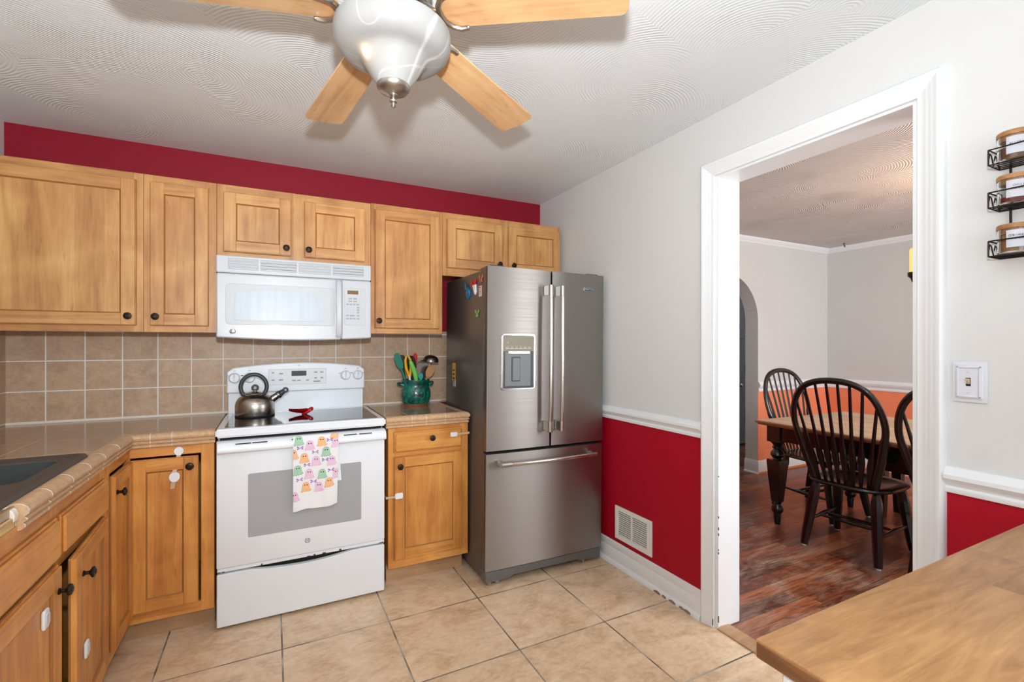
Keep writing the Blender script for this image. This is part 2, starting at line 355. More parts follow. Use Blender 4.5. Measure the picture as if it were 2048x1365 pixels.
black_pl = col('black_nylon', (34, 32, 32), .35); aqua_p = col('aqua_plastic', (40, 160, 148)); olive_m = mat('bronze_whisk_wire', (110, 100, 70), .3, 1); white_p = col('white_plastic', (230, 230, 232), .35)
tan_wood = wood('wooden_spoon', (150, 105, 62), (176, 130, 82), (196, 150, 100), 2, .6, 0)
red_cer = mat('red_ceramic', (176, 18, 28), .18, coat=.6)
towel_w = mat('white_cotton', (238, 238, 240), .9, bump=.15, bscale=600)
gh_o = col('orange_print', (246, 190, 138), .9); gh_p = col('pink_print', (234, 198, 222), .9); gh_g = col('green_print', (168, 208, 176), .9); gh_k = col('black_eye_print', (40, 36, 40), .9); gh_v = col('violet_print', (158, 104, 184), .9)
gh_oe = col('dark_orange_print', (222, 146, 92), .9); gh_pe = col('dark_pink_print', (222, 164, 200), .9); gh_ge = col('dark_green_print', (112, 160, 124), .9)
sink_m = mat('dark_grey_composite', (70, 64, 60), .42, bump=.1, bscale=500, var=.1)
sink_in = mat('dark_sink_bowl', (66, 68, 68), .4, bump=.1, bscale=500)
switch_m = mat('white_switch_plate', (214, 216, 224), .35)
toggle_m = mat('ivory_toggle', (196, 180, 150), .35)
strap_m = mat('translucent_strap', (196, 170, 140), .25)
navy = mat('navy_badge', (20, 32, 72), .3); lcd_m = mat('olive_panel', (132, 124, 108), .45)
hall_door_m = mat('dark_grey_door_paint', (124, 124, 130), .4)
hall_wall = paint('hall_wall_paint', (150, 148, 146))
seat_leather = mat('black_seat_finish', (11, 10, 10), .28, coat=.2)
yel_stick = mat('yellow_sticker', (206, 160, 70), .6); wht_stick = mat('white_sticker', (200, 200, 200), .6)
blue_p = col('blue_plastic', (20, 110, 150)); pink_pp = col('pink_paper', (226, 196, 190), .7); orange_p = col('orange_plastic', (230, 110, 30)); green_p = col('green_butterfly', (130, 190, 40))

# ------------------------------------------------------------------ mesh builder
ORG = {}
def V(*a): return Vector(a)
class B:
    def __init__(s, tf=None): s.bm = bmesh.new(); s.mats = []; s.tf = tf
    def mi(s, m):
        if m not in s.mats: s.mats.append(m)
        return s.mats.index(m)
    def face(s, pts, m):
        vs = [s.bm.verts.new(p) for p in pts]
        f = s.bm.faces.new(vs); f.material_index = s.mi(m); return f
    def merge(s, tb, m, M=None):
        i = s.mi(m)
        for f in tb.faces: f.material_index = i
        me = bpy.data.meshes.new('tmp'); tb.to_mesh(me); tb.free()
        if M is not None: me.transform(M)
        s.bm.from_mesh(me); bpy.data.meshes.remove(me)
    def box(s, x0, x1, y0, y1, z0, z1, m, bev=0.002, seg=1):
        tb = bmesh.new(); bmesh.ops.create_cube(tb, size=1)
        sx, sy, sz = abs(x1-x0), abs(y1-y0), abs(z1-z0)
        for v in tb.verts: v.co = V(v.co.x*sx+(x0+x1)/2, v.co.y*sy+(y0+y1)/2, v.co.z*sz+(z0+z1)/2)
        if bev > 0:
            bmesh.ops.bevel(tb, geom=list(tb.edges), offset=min(bev, .45*min(sx, sy, sz)), segments=seg, affect='EDGES', profile=.6)
        s.merge(tb, m)
    def prism(s, poly, axis, lo, hi, m, bev=0, caps=True):
        """poly in the two other axes (cyclic order), extruded along axis"""
        tb = bmesh.new(); o = [(1, 2), (0, 2), (0, 1)][axis]
        def mk(p, t):
            c = [0, 0, 0]; c[axis] = t; c[o[0]] = p[0]; c[o[1]] = p[1]; return tb.verts.new(c)
        a = [mk(p, lo) for p in poly]; b = [mk(p, hi) for p in poly]; n = len(poly)
        if caps: tb.faces.new(a); tb.faces.new(b)
        for i in range(n): tb.faces.new((a[i], a[(i+1) % n], b[(i+1) % n], b[i]))
        bmesh.ops.recalc_face_normals(tb, faces=list(tb.faces))
        if bev: bmesh.ops.bevel(tb, geom=[e for e in tb.edges if len(e.link_faces) == 2 and e.calc_face_angle() > .5], offset=bev, segments=1, affect='EDGES')
        s.merge(tb, m)
    def lathe(s, prof, m, c=(0, 0, 0), axis=(0, 0, 1), seg=32, close=False):
        tb = bmesh.new(); rings = []
        for r, z in prof:
            if r < 1e-5: rings.append([tb.verts.new((0, 0, z))])
            else: rings.append([tb.verts.new((r*math.cos(2*PI*i/seg), r*math.sin(2*PI*i/seg), z)) for i in range(seg)])
        for a, b in zip(rings, rings[1:]):
            for i in range(seg):
                j = (i+1) % seg
                if len(a) == 1 and len(b) == 1: continue
                if len(a) == 1: tb.faces.new((a[0], b[j], b[i]))
                elif len(b) == 1: tb.faces.new((a[i], a[j], b[0]))
                else: tb.faces.new((a[i], a[j], b[j], b[i]))
        bmesh.ops.recalc_face_normals(tb, faces=list(tb.faces))
        q = V(0, 0, 1).rotation_difference(Vector(axis).normalized()).to_matrix().to_4x4()
        s.merge(tb, m, Matrix.Translation(c) @ q)
    def cyl(s, p0, p1, r0, m, r1=None, seg=20, bev=0):
        p0, p1 = Vector(p0), Vector(p1); L = (p1-p0).length; r1 = r0 if r1 is None else r1
        pr = [(0, 0), (r0-bev, 0), (r0, bev), (r1, L-bev), (r1-bev, L), (0, L)] if bev else [(0, 0), (r0, 0), (r1, L), (0, L)]
        s.lathe(pr, m, p0, p1-p0, seg)
    def tube(s, pts, r, m, seg=10, closed=False, flat=None, up=None):
        """tube along pts; r number or list; flat=(a,b) elliptical multipliers"""
        pts = [Vector(p) for p in pts]; n = len(pts); rs = r if isinstance(r, (list, tuple)) else [r]*n
        tb = bmesh.new(); rings = []
        prev = None
        for i in range(n):
            if closed: t = pts[(i+1) % n]-pts[i-1]
            else: t = pts[min(i+1, n-1)]-pts[max(i-1, 0)]
            t.normalize()
            if prev is None:
                u = Vector(up) if up else (V(0, 0, 1) if abs(t.z) < .9 else V(1, 0, 0))
            else: u = prev
            u = (u-t*u.dot(t)).normalized(); prev = u; w = t.cross(u)
            fa, fb = flat if flat else (1, 1)
            rings.append([tb.verts.new(pts[i]+u*(math.cos(2*PI*k/seg)*rs[i]*fa)+w*(math.sin(2*PI*k/seg)*rs[i]*fb)) for k in range(seg)])
        for i in range(n if closed else n-1):
            a, b = rings[i], rings[(i+1) % n]
            for k in range(seg): tb.faces.new((a[k], a[(k+1) % seg], b[(k+1) % seg], b[k]))
        if not closed: tb.faces.new(rings[0]); tb.faces.new(rings[-1])
        bmesh.ops.recalc_face_normals(tb, faces=list(tb.faces)); s.merge(tb, m)
    def ball(s, c, r, m, sc=(1, 1, 1), seg=16):
        tb = bmesh.new(); bmesh.ops.create_uvsphere(tb, u_segments=seg, v_segments=max(6, seg//2), radius=r)
        s.merge(tb, m, Matrix.Translation(c) @ Matrix.Diagonal((*sc, 1)))
    def profile(s, prof, P0, P1, U, Vv, m, m0=(0, 0), m1=(0, 0), closed=True):
        """extrude profile (d,h) from P0 to P1: P + d*U + h*V, with mitre shift along the run"""
        P0, P1, U, Vv = map(Vector, (P0, P1, U, Vv)); D = (P1-P0).normalized(); tb = bmesh.new()
        a = [tb.verts.new(P0+U*d+Vv*h+D*(m0[0]*d+m0[1]*h)) for d, h in prof]; b = [tb.verts.new(P1+U*d+Vv*h+D*(m1[0]*d+m1[1]*h)) for d, h in prof]
        n = len(prof)
        for i in range(n if closed else n-1): tb.faces.new((a[i], a[(i+1) % n], b[(i+1) % n], b[i]))
        tb.faces.new(a); tb.faces.new(b)
        bmesh.ops.recalc_face_normals(tb, faces=list(tb.faces)); s.merge(tb, m)
    def text(s, body, size, m, M, depth=.0003, align='CENTER'):
        cu = bpy.data.curves.new('t', 'FONT'); cu.body = body; cu.size = size; cu.align_x = align; cu.align_y = 'CENTER'; cu.extrude = depth; cu.resolution_u = 3
        o = bpy.data.objects.new('t', cu); COL.objects.link(o); bpy.context.view_layer.update()
        me = bpy.data.meshes.new_from_object(o.evaluated_get(bpy.context.evaluated_depsgraph_get()))
        bpy.data.objects.remove(o); bpy.data.curves.remove(cu)
        me.transform(M); i = s.mi(m); n0 = len(s.bm.faces); s.bm.from_mesh(me); s.bm.faces.ensure_lookup_table()
        for f in s.bm.faces[n0:]: f.material_index = i
        bpy.data.meshes.remove(me)
    def build(s, name, parent=None, angle=.6):
        bm = s.bm; bm.normal_update()
        for f in bm.faces: f.smooth = True
        for e in bm.edges:
            if len(e.link_faces) == 2 and e.calc_face_angle() > angle: e.smooth = False
        org = ORG.get(parent.name, V(0, 0, 0)) if parent else V(0, 0, 0)
        if s.tf is not None: bm.transform(s.tf)
        if org.length: bmesh.ops.translate(bm, verts=list(bm.verts), vec=-org)
        me = bpy.data.meshes.new(name); bm.to_mesh(me); bm.free()
        for m in s.mats: me.materials.append(m)
        o = bpy.data.objects.new(name, me); COL.objects.link(o)
        if parent: o.parent = parent; ORG[o.name] = org
        return o
def face_m(loc, right, up):
    r = Vector(right).normalized(); u = Vector(up).normalized(); n = r.cross(u)
    M = Matrix((r, u, n)).transposed().to_4x4(); return Matrix.Translation(loc) @ M
def tag(o, label, cat, group=None):
    o['label'] = label; o['category'] = cat
    if group: o['group'] = group
    return o
def thing(name, label, cat, loc=(0, 0, 0), group=None, org=True):
    o = bpy.data.objects.new(name, None); COL.objects.link(o); o.location = loc; o.empty_display_size = .1
    if org: ORG[o.name] = Vector(loc)
    return tag(o, label, cat, group)
def struct(o): o['kind'] = 'structure'; return o
def dup(root, loc=None, rotz=None, label=None):
    r = root.copy(); COL.objects.link(r)
    if loc is not None: r.location = loc
    if rotz is not None: r.rotation_euler = (0, 0, rotz)
    if label: r['label'] = label
    for ch in root.children:
        c = ch.copy(); COL.objects.link(c); c.parent = r
        for g in ch.children:
            d = g.copy(); COL.objects.link(d); d.parent = c
    return r

# ------------------------------------------------------------------ the setting
XW, YB, XL, ZC = 1.830, 3.131, -1.155, 2.385
WT = .14                                     # wall between kitchen and dining room
DX0, DX1 = XW+WT, 5.580
OY0, OY1, OZ = .754, 1.516, 2.095             # doorway opening
b = B(); b.box(XL-.1, XW+.02, -1.6, YB+.1, -.06, 0, floor_tile, 0); struct(b.build('floor'))
b = B(); b.box(XW+.02, 6.4, -1.2, 5.2, -.06, 0, dining_wood, 0); struct(b.build('floor_dining'))
b = B(); b.box(XL-.1, XW+WT/2, -1.6, YB+.1, ZC, ZC+.06, ceil_m, 0); struct(b.build('ceiling'))
b = B(); b.box(XW+WT/2, 5.68, -1.2, YB+.1, ZC, ZC+.06, ceil_d, 0); struct(b.build('ceiling_dining'))
b = B(); b.box(XL-.1, XW+WT, YB, YB+.1, 0, ZC, wall_red, 0); struct(b.build('wall_back'))
b = B(); b.box(XL-.1, XL, -1.6, YB, 0, ZC, wall_white, 0); struct(b.build('wall_left'))
b = B()
b.box(XW, XW+WT, OY1, YB, 0, ZC, wall_right_m, 0); b.box(XW, XW+WT, -1.6, OY0, 0, ZC, wall_right_m, 0); b.box(XW, XW+WT, OY0, OY1, OZ, ZC, wall_right_m, 0)
struct(b.build('wall_right'))
# tile backsplashes
b = B(); b.box(XL, 1.075, YB-.011, YB, .915, 1.40, splash_tile, 0); struct(b.build('wall_back_tiles'))
b = B(); b.box(XL, XL+.011, -.2, YB-.011, .915, 1.40, splash_side, 0); struct(b.build('wall_left_tiles'))
b = B(); b.profile([(0, 0), (.008, 0), (.004, .006), (0, .011)], (XL+.011, YB-.011, .9225), (1.03, YB-.011, .9225), (0, -1, 0), (0, 0, 1), grout_m)
struct(b.build('trim_8'))
# doorway: jamb lining, casing
b = B()
b.box(XW-.002, XW+WT+.002, OY1-.012, OY1+.01, 0, OZ+.008, trim_m, .001); b.box(XW-.002, XW+WT+.002, OY0-.01, OY0+.012, 0, OZ+.008, trim_m, .001)
b.box(XW-.0015, XW+WT+.0015, OY0+.0122, OY1-.0122, OZ-.014, OZ+.009, trim_m, .001)
for zc, h in ((.03, .030), (.345, .010), (.362, .006), (.43, .012), (.455, .014), (.51, .010), (.70, .006)): b.box(XW-.0035, XW+.002, OY1-.0135, OY1-.0105, zc, zc+h, chip_d, .001)
struct(b.build('door_1'))
CAS = [(0, 0), (.013, 0), (.015, .002), (.0155, .022), (.0175, .025), (.0185, .036), (.0205, .039), (.022, .050), (.0255, .055), (.026, .061), (.023, .066), (.016, .070), (0, .070)]
def casing(name, x, sx):
    b = B(); y1, y0, zt = OY1+.004, OY0-.004, OZ-.004
    b.profile(CAS, (x, y1, 0), (x, y1, zt), (sx, 0, 0), (0, 1, 0), trim_m, (0, 0), (0, 1))
    b.profile(CAS, (x, y0, 0), (x, y0, zt), (sx, 0, 0), (0, -1, 0), trim_m, (0, 0), (0, 1))
    b.profile(CAS, (x, y0, zt), (x, y1, zt), (sx, 0, 0), (0, 0, 1), trim_m, (0, -1), (0, 1))
    if sx < 0:
        for yy, zc, h in ((OY0-.070, .655, .03), (OY0-.071, .62, .022), (OY1+.006, .012, .030)): b.box(x-.0185, x-.0150, yy-.001, yy+.003, zc, zc+h, chip_d, .001)
    struct(b.build(name))
casing('trim_1', XW, -1); casing('trim_2', XW+WT, 1)
RAIL = [(0, 0), (.010, 0), (.013, .006), (.013, .014), (.008, .020), (.012, .026), (.020, .034), (.028, .044), (.028, .056), (.022, .062), (.018, .070), (.010, .077), (0, .077)]
b = B(); b.profile(RAIL, (XW, OY1+.074, .864), (XW, YB, .864), (-1, 0, 0), (0, 0, 1), trim_m)
b.profile(RAIL, (XW, -1.6, .866), (XW, OY0-.074, .866), (-1, 0, 0), (0, 0, 1), trim_m); struct(b.build('trim_3'))
BASE = [(0, 0), (.030, 0), (.028, .012), (.020, .022), (.014, .024), (.014, .085), (.010, .092), (.012, .100), (.010, .128), (0, .133)]
b = B(); b.profile(BASE, (XW, OY1+.074, 0), (XW, YB, 0), (-1, 0, 0), (0, 0, 1), trim_m)
b.profile(BASE, (XW, -1.6, 0), (XW, OY0-.074, 0), (-1, 0, 0), (0, 0, 1), trim_m)
for yy, l in ((1.640, .05), (1.685, .03), (1.735, .05), (1.80, .03), (1.84, .05)): b.prism([(yy, .003), (yy+l*.3, .001), (yy+l, .004), (yy+l*.9, .012), (yy+l*.5, .014+.004*rnd.random()), (yy+l*.1, .011)], 0, XW-.0312, XW-.027, chip_m, .0005)
struct(b.build('baseboard_right'))
b = B(); b.profile([(0, 0), (.085, 0), (.075, .008), (.02, .012), (0, .006)], (XW-.008, OY0+.013, 0), (XW-.008, OY1-.013, 0), (1, 0, 0), (0, 0, 1), toe_wood); struct(b.build('trim_4'))
# dining room shell
b = B()
AX0, AX1, AZ = 3.48, 4.385, 1.55; AY0, AY1 = YB, YB+.145
r_ = (AX1-AX0)/2; xc = (AX0+AX1)/2
b.box(XW+WT, AX0, AY0, AY1, 0, ZC, wall_dining_m, 0); b.box(AX1, DX1+.1, AY0, AY1, 0, ZC, wall_dining_m, 0)
arc = [(xc+r_*math.cos(a), AZ+r_*math.sin(a)) for a in [PI*i/28 for i in range(29)]]
for p, q in zip(arc, arc[1:]): b.prism([p, q, (q[0], ZC), (p[0], ZC)], 1, AY0, AY1, wall_dining_m)
struct(b.build('wall_dining_back', angle=.3))
b = B(); b.box(DX1, DX1+.1, -1.2, YB, 0, ZC, wall_dining_m, 0); struct(b.build('wall_dining_right'))
b = B(); RD = [(d*.9, h*1.3) for d, h in RAIL]
b.profile(RD, (AX1, YB, .832), (DX1, YB, .832), (0, -1, 0), (0, 0, 1), trim_m, (0, 0), (-1, 0)); b.profile(RD, (DX1, YB, .832), (DX1, -1.2, .832), (-1, 0, 0), (0, 0, 1), trim_m, (1, 0), (0, 0)); struct(b.build('trim_5'))
CROWN = [(0, 0), (.008, 0), (.012, .010), (.022, .018), (.036, .034), (.042, .046), (.042, .052), (0, .052)]
b = B(); b.profile(CROWN, (DX0, YB, ZC-.052), (DX1, YB, ZC-.052), (0, -1, 0), (0, 0, 1), trim_m, (0, 0), (-1, 0)); b.profile(CROWN, (DX1, YB, ZC-.052), (DX1, -1.2, ZC-.052), (-1, 0, 0), (0, 0, 1), trim_m, (1, 0), (0, 0)); struct(b.build('trim_6'))
BD = [(0, .018), (.016, .018), (.016, .105), (.010, .122), (.006, .132), (0, .132)]; SH = [(0, 0), (.028, 0), (.026, .010), (.016, .018), (0, .018)]
b = B()
for pr, mm in ((BD, trim_m), (SH, mat('oak_shoe_moulding', (190, 116, 66), .4))):
    b.profile(pr, (AX1, YB, 0), (DX1, YB, 0), (0, -1, 0), (0, 0, 1), mm, (-1, 0), (-1, 0)); b.profile(pr, (DX1, YB, 0), (DX1, -1.2, 0), (-1, 0, 0), (0, 0, 1), mm, (1, 0), (0, 0))
    b.profile(pr, (AX1, AY1, 0), (AX1, YB, 0), (-1, 0, 0), (0, 0, 1), trim_m, (0, 0), (1, 0))
struct(b.build('baseboard_dining'))
# hallway beyond the arch
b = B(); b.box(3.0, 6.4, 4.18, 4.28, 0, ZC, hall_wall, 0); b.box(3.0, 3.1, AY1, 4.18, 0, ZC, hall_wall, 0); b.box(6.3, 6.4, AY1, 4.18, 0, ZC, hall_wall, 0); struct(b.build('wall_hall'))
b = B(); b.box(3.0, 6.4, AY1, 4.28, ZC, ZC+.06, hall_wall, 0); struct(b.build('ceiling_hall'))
lamp('hall_fill', 'POINT', (4.6, 3.7, 2.2), 14, (1, .95, .9), .1)  # unseen lamp, added to brighten the hall and its door
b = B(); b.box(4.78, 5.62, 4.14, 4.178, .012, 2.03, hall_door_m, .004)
for z0, z1 in ((.15, .75), (.88, 1.25), (1.38, 1.9)):
    for x0, x1 in ((4.88, 5.15), (5.25, 5.52)): b.box(x0, x1, 4.134, 4.142, z0, z1, hall_door_m, .003)
d2 = struct(b.build('door_2'))
b = B(); b.lathe([(0, 0), (.028, 0), (.028, .008), (.012, .014), (.012, .03), (.028, .042), (.03, .055), (.02, .068), (0, .07)], nickel, (5.40, 4.138, .79), (0, -1, 0), 20); b.build('door_knob', d2)
for z in (.35, .99, 1.72):
    b = B(); b.box(5.535, 5.56, 4.122, 4.138, z-.05, z+.05, bronze, .002); b.cyl((5.548, 4.124, z-.05), (5.548, 4.124, z+.05), .007, bronze, seg=10); b.build('hinge', d2)

# ------------------------------------------------------------------ cabinet helpers
class Loc:
    """local frame on a cabinet front: u along the front, d out of it, z up"""
    def __init__(s, side, face): s.side, s.face = side, face
    def box(s, b, u0, u1, d0, d1, z0, z1, m, bev=.001):
        if s.side == 'back': b.box(u0, u1, s.face-d1, s.face-d0, z0, z1, m, bev)
        else: b.box(s.face+d0, s.face+d1, u0, u1, z0, z1, m, bev)
    def p(s, u, d, z): return V(u, s.face-d, z) if s.side == 'back' else V(s.face+d, u, z)
    def out(s): return (0, -1, 0) if s.side == 'back' else (1, 0, 0)
    def hm(s, W_): return W_[0] if s.side == 'back' else W_[1]
def shaker(b, L, u0, u1, z0, z1, W_, sw=.057, t=.019):
    v, h = W_[2], L.hm(W_)
    L.box(b, u0, u1, 0, t*.45, z0, z1, glaze_m, .0025)                # stepped, glazed outer edge
    L.box(b, u0+.001, u1-.001, 0, t*.6, z0+.001, z1-.001, v, .0015)
    e = .004; a0, a1, c0, c1 = u0+e, u1-e, z0+e, z1-e
    L.box(b, a0, a0+sw-e, t*.5, t, c0, c1, v, .0015); L.box(b, a1-sw+e, a1, t*.5, t, c0, c1, v, .0015)
    L.box(b, a0+sw-e, a1-sw+e, t*.5, t, c0, c0+sw-e, h, .0015); L.box(b, a0+sw-e, a1-sw+e, t*.5, t, c1-sw+e, c1, h, .0015)
    # inner sticking
    i0, i1, k0, k1 = u0+sw, u1-sw, z0+sw, z1-sw; s_ = .0055
    A = [(i0, k0), (i1, k0), (i1, k1), (i0, k1)]; C = [(i0+s_, k0+s_), (i1-s_, k0+s_), (i1-s_, k1-s_), (i0+s_, k1-s_)]
    for i in range(4):
        j = (i+1) % 4
        b.face([L.p(A[i][0], t-.001, A[i][1]), L.p(A[j][0], t-.001, A[j][1]), L.p(C[j][0], t*.6+.0006, C[j][1]), L.p(C[i][0], t*.6+.0006, C[i][1])], glaze_m)
def slab(b, L, u0, u1, z0, z1, m, t=.019):
    L.box(b, u0, u1, 0, t*.4, z0, z1, glaze_m, .002); L.box(b, u0+.001, u1-.001, 0, t*.5, z0+.001, z1-.001, m, .002); L.box(b, u0+.007, u1-.007, t*.4, t, z0+.007, z1-.007, m, .005)
KN = [(0, 0), (.009, 0), (.009, .003), (.0055, .006), (.0055, .014), (.010, .018), (.0155, .021), (.0165, .024), (.0145, .028), (.008, .030), (.007, .0315), (0, .032)]
def knob(parent, L, u, z, d=.019):
    b = B(); b.lathe(KN, bronze, L.p(u, d, z), L.out(), 20); return b.build('knob', parent)
def frame_front(b, L, u0, u1, z0, z1, W_, openings, sw=.038, t=.019):
    """face frame with rectangular openings (u0,u1,z0,z1)"""
    us = sorted({u0, u1, *[o[0] for o in openings], *[o[1] for o in openings]}); zs = sorted({z0, z1, *[o[2] for o in openings], *[o[3] for o in openings]})
    # stiles: full height columns that no opening covers
    for a, c in zip(us, us[1:]):
        col_open = [o for o in openings if o[0] <= a+1e-6 and o[1] >= c-1e-6]
        if not col_open: L.box(b, a, c, -t, 0, z0, z1, W_[2], .0008); continue
        cur = z0
        for o in sorted(col_open, key=lambda q: q[2]):
            if o[2]-cur > 1e-4: L.box(b, a, c, -t, 0, cur, o[2], L.hm(W_), .0008)
            cur = o[3]
        if z1-cur > 1e-4: L.box(b, a, c, -t, 0, cur, z1, L.hm(W_), .0008)
def carcass(b, x0, x1, y0, y1, z0, z1, m, t=.015):
    b.box(x0, x0+t, y0, y1, z0, z1, m[2], .0005); b.box(x1-t, x1, y0, y1, z0, z1, m[2], .0005)
    b.box(x0+t, x1-t, y0, y1, z0, z0+t, m[1], .0005); b.box(x0+t, x1-t, y0, y1, z1-t, z1, m[1], .0005); b.box(x0+t, x1-t, y1-.006, y1, z0+t, z1-t, m[2], .0005)

# ------------------------------------------------------------------ upper cabinets
UF = 2.815                                                             # face-frame front plane
def upper(x0, x1, z0, z1, doors, label):
    t = thing('upper_cabinet', label, 'cabinet', ((x0+x1)/2, YB, z0), 'maple upper cabinets')
    L = Loc('back', UF)
    b = B(); carcass(b, x0+.0015, x1-.0015, UF+.019, YB-.012 if z0 < 1.5 else YB-.001, z0+.012, z1, mp); b.build('body', t)
    b = B(); frame_front(b, L, x0+.0007, x1-.0007, z0, z1, mp, [(d[0]+.012, d[1]-.012, d[2]+.012, d[3]-.012) for d in doors]); b.build('face_frame', t)
    for d in doors:
        b = B(); shaker(b, L, d[0], d[1], d[2], d[3], mp); o = b.build('door', t); knob(o, L, d[4], d[5])
    return t
UT = 2.131
upper(XL+.012, -.553, 1.372, UT, [(-1.118, -.579, 1.402, 2.098, -.606, 1.446)], 'large single-door maple wall cabinet in the corner at far left, touching the left wall')
upper(-.553, -.254, 1.372, UT, [(-.528, -.288, 1.402, 2.098, -.502, 1.446)], 'narrow maple wall cabinet left of the microwave, knob at lower left')
upper(-.254, .508, 1.758, UT, [(-.226, .089, 1.786, 2.094, .064, 1.826), (.152, .474, 1.786, 2.094, .174, 1.826)], 'short two-door maple wall cabinet directly above the white microwave')
upper(.508, .941, 1.376, UT+.004, [(.528, .917, 1.406, 2.102, .549, 1.450)], 'tall single-door maple wall cabinet between the microwave and the refrigerator')
upper(.941, XW-.025, 1.742, UT+.006, [(.968, 1.349, 1.790, 2.100, 1.323, 1.836), (1.398, 1.800, 1.790, 2.100, 1.426, 1.836)], 'short two-door maple wall cabinet above the steel refrigerator')
def undercab(x0, x1, z, label):
    b = B(); b.prism([(x0, z), (x1, z), (x1-.012, z-.012), (x0+.012, z-.012)], 1, 2.87, 3.0, white_soft, .001); b.box(x0+.02, x1-.02, 2.89, 2.98, z-.0135, z-.011, mat('milky_diffuser', (206, 196, 180), .4), .001)
    tag(b.build('under_cabinet_light'), label, 'light', 'under cabinet lights')
undercab(-.80, -.655, 1.3835, 'small off white light stuck under the large corner wall cabinet')
undercab(.622, .768, 1.3875, 'small off white light stuck under the wall cabinet right of the microwave')

# ------------------------------------------------------------------ base cabinets
BF = 2.548; LF = -.552                                                 # face-frame planes: back run, left run
# right of the range
t = thing('base_cabinet', 'maple base cabinet with one drawer and one door between range and refrigerator', 'cabinet', (.78, YB, 0)); L = Loc('back', BF)
b = B(); carcass(b, .552, 1.004, BF+.019, YB-.002, .105, .872, ml); b.build('body', t)
b = B(); frame_front(b, L, .550, 1.006, .105, .872, ml, [(.590, .955, .74, .83), (.590, .955, .165, .695)]); b.build('face_frame', t)
b = B(); b.box(.556, 1.0, 2.63, 2.645, 0, .106, toe_wood, .001); b.box(.556, .571, 2.645, YB-.01, 0, .106, toe_wood, .001); b.box(.985, 1.0, 2.645, YB-.01, 0, .106, toe_wood, .001); b.build('toe_kick', t)
b = B(); slab(b, L, .578, .968, .727, .840, ml[0]); o = b.build('drawer', t); knob(o, L, .784, .797)
b = B(); shaker(b, L, .578, .968, .150, .706, ml); o = b.build('door', t); knob(o, L, .607, .658)
# corner unit with folding door
t = thing('corner_base_cabinet', 'maple corner base cabinet with folding two-leaf door left of the range', 'cabinet', (-.7, YB, 0)); LL = Loc('left', LF)
b = B(); b.box(-.256, -.241, BF+.019, YB-.015, .105, .872, ml[2], .0005); b.box(XL+.02, -.256, BF+.45, YB-.015, .105, .12, ml[0], .0005); b.box(-.56, -.256, BF+.02, BF+.45, .105, .12, ml[0], .0005); b.box(XL+.02, -.57, 2.29, BF+.45, .105, .12, ml[0], .0005); b.box(XL+.02, -.256, YB-.03, YB-.015, .12, .872, ml[2], 0); b.build('body', t)
b = B(); frame_front(b, L, LF, -.240, .103, .872, ml, [(LF+.004, -.291, .148, .820)])
frame_front(b, LL, 2.247, BF, .103, .872, ml, [(2.281, BF-.004, .148, .820)]); b.build('face_frame', t)
b = B(); shaker(b, L, -.545, -.300, .150, .812, ml, .055); 
o = b.build('door', t); o.matrix_local = o.matrix_local; knob(o, L, -.329, .772, .019)
b = B(); shaker(b, LL, 2.276, BF-.012, .145, .812, ml, .055); o = b.build('door', t); knob(o, LL, 2.297, .745, .019)
b = B(); b.box(XL+.3, -.245, 2.628, 2.643, 0, .104, toe_wood, .001); b.box(-.64, -.625, 2.25, 2.628, 0, .104, toe_wood, .001); b.build('toe_kick', t)
# sink base
t = thing('sink_base_cabinet', 'maple sink cabinet with false drawer fronts and one door standing ajar', 'cabinet', (-.8, 1.8, 0))
b = B(); b.box(XL+.02, LF-.019, 1.28, 1.295, .105, .872, ml[2], .0005); b.box(XL+.02, LF-.019, 2.230, 2.245, .105, .872, ml[2], .0005); b.box(XL+.02, LF-.019, 1.295, 2.23, .105, .12, ml[1], .0005); b.build('body', t)
b = B(); frame_front(b, LL, 1.278, 2.247, .103, .872, ml, [(1.33, 1.745, .15, .67), (1.800, 2.17, .15, .67)]); b.build('face_frame', t)
b = B(); slab(b, LL, 1.790, 2.206, .703, .824, ml[1]); b.build('drawer_front', t)
b = B(); slab(b, LL, 1.318, 1.768, .703, .824, ml[1]); b.build('drawer_front', t)
b = B(); shaker(b, LL, 1.318, 1.772, .140, .690, ml); o = b.build('door', t); knob(o, LL, 1.745, .622)
b = B(); shaker(b, LL, 1.796, 2.196, .140, .690, ml); 
ang = math.radians(3.2); hp = V(LF, 2.196, 0)
b.bm.transform(Matrix.Translation(hp) @ Matrix.Rotation(ang, 4, 'Z') @ Matrix.Translation(-hp)); o = b.build('door', t)
b = B(); b.lathe(KN, bronze, LL.p(1.866, .019, .615), (1, 0, 0), 20); b.bm.transform(Matrix.Translation(hp) @ Matrix.Rotation(ang, 4, 'Z') @ Matrix.Translation(-hp)); b.build('knob', o)
b = B(); b.box(-.64, -.625, 1.285, 2.245, 0, .104, toe_wood, .001); b.build('toe_kick', t)
# next cabinet along the left run (hardly in frame)
t = thing('base_cabinet', 'maple base cabinet past the broken counter edge at lower left corner', 'cabinet', (-.8, 1.0, 0))
b = B(); b.box(XL+.02, LF-.019, .70, .715, .105, .872, ml[2], .0005); b.box(XL+.02, LF-.019, 1.262, 1.277, .105, .872, ml[2], .0005); b.box(XL+.02, LF-.019, .715, 1.262, .105, .12, ml[1], 0); b.build('body', t)
b = B(); frame_front(b, LL, .70, 1.277, .103, .872, ml, [(.74, 1.23, .15, .67), (.74, 1.23, .72, .81)]); b.build('face_frame', t)
b = B(); slab(b, LL, .73, 1.245, .703, .824, ml[1]); o = b.build('drawer', t); knob(o, LL, .99, .765)
b = B(); shaker(b, LL, .73, 1.245, .14, .69, ml); o = b.build('door', t); knob(o, LL, .77, .62)
b = B(); b.box(-.64, -.625, .70, 1.275, 0, .104, toe_wood, .001); b.build('toe_kick', t)

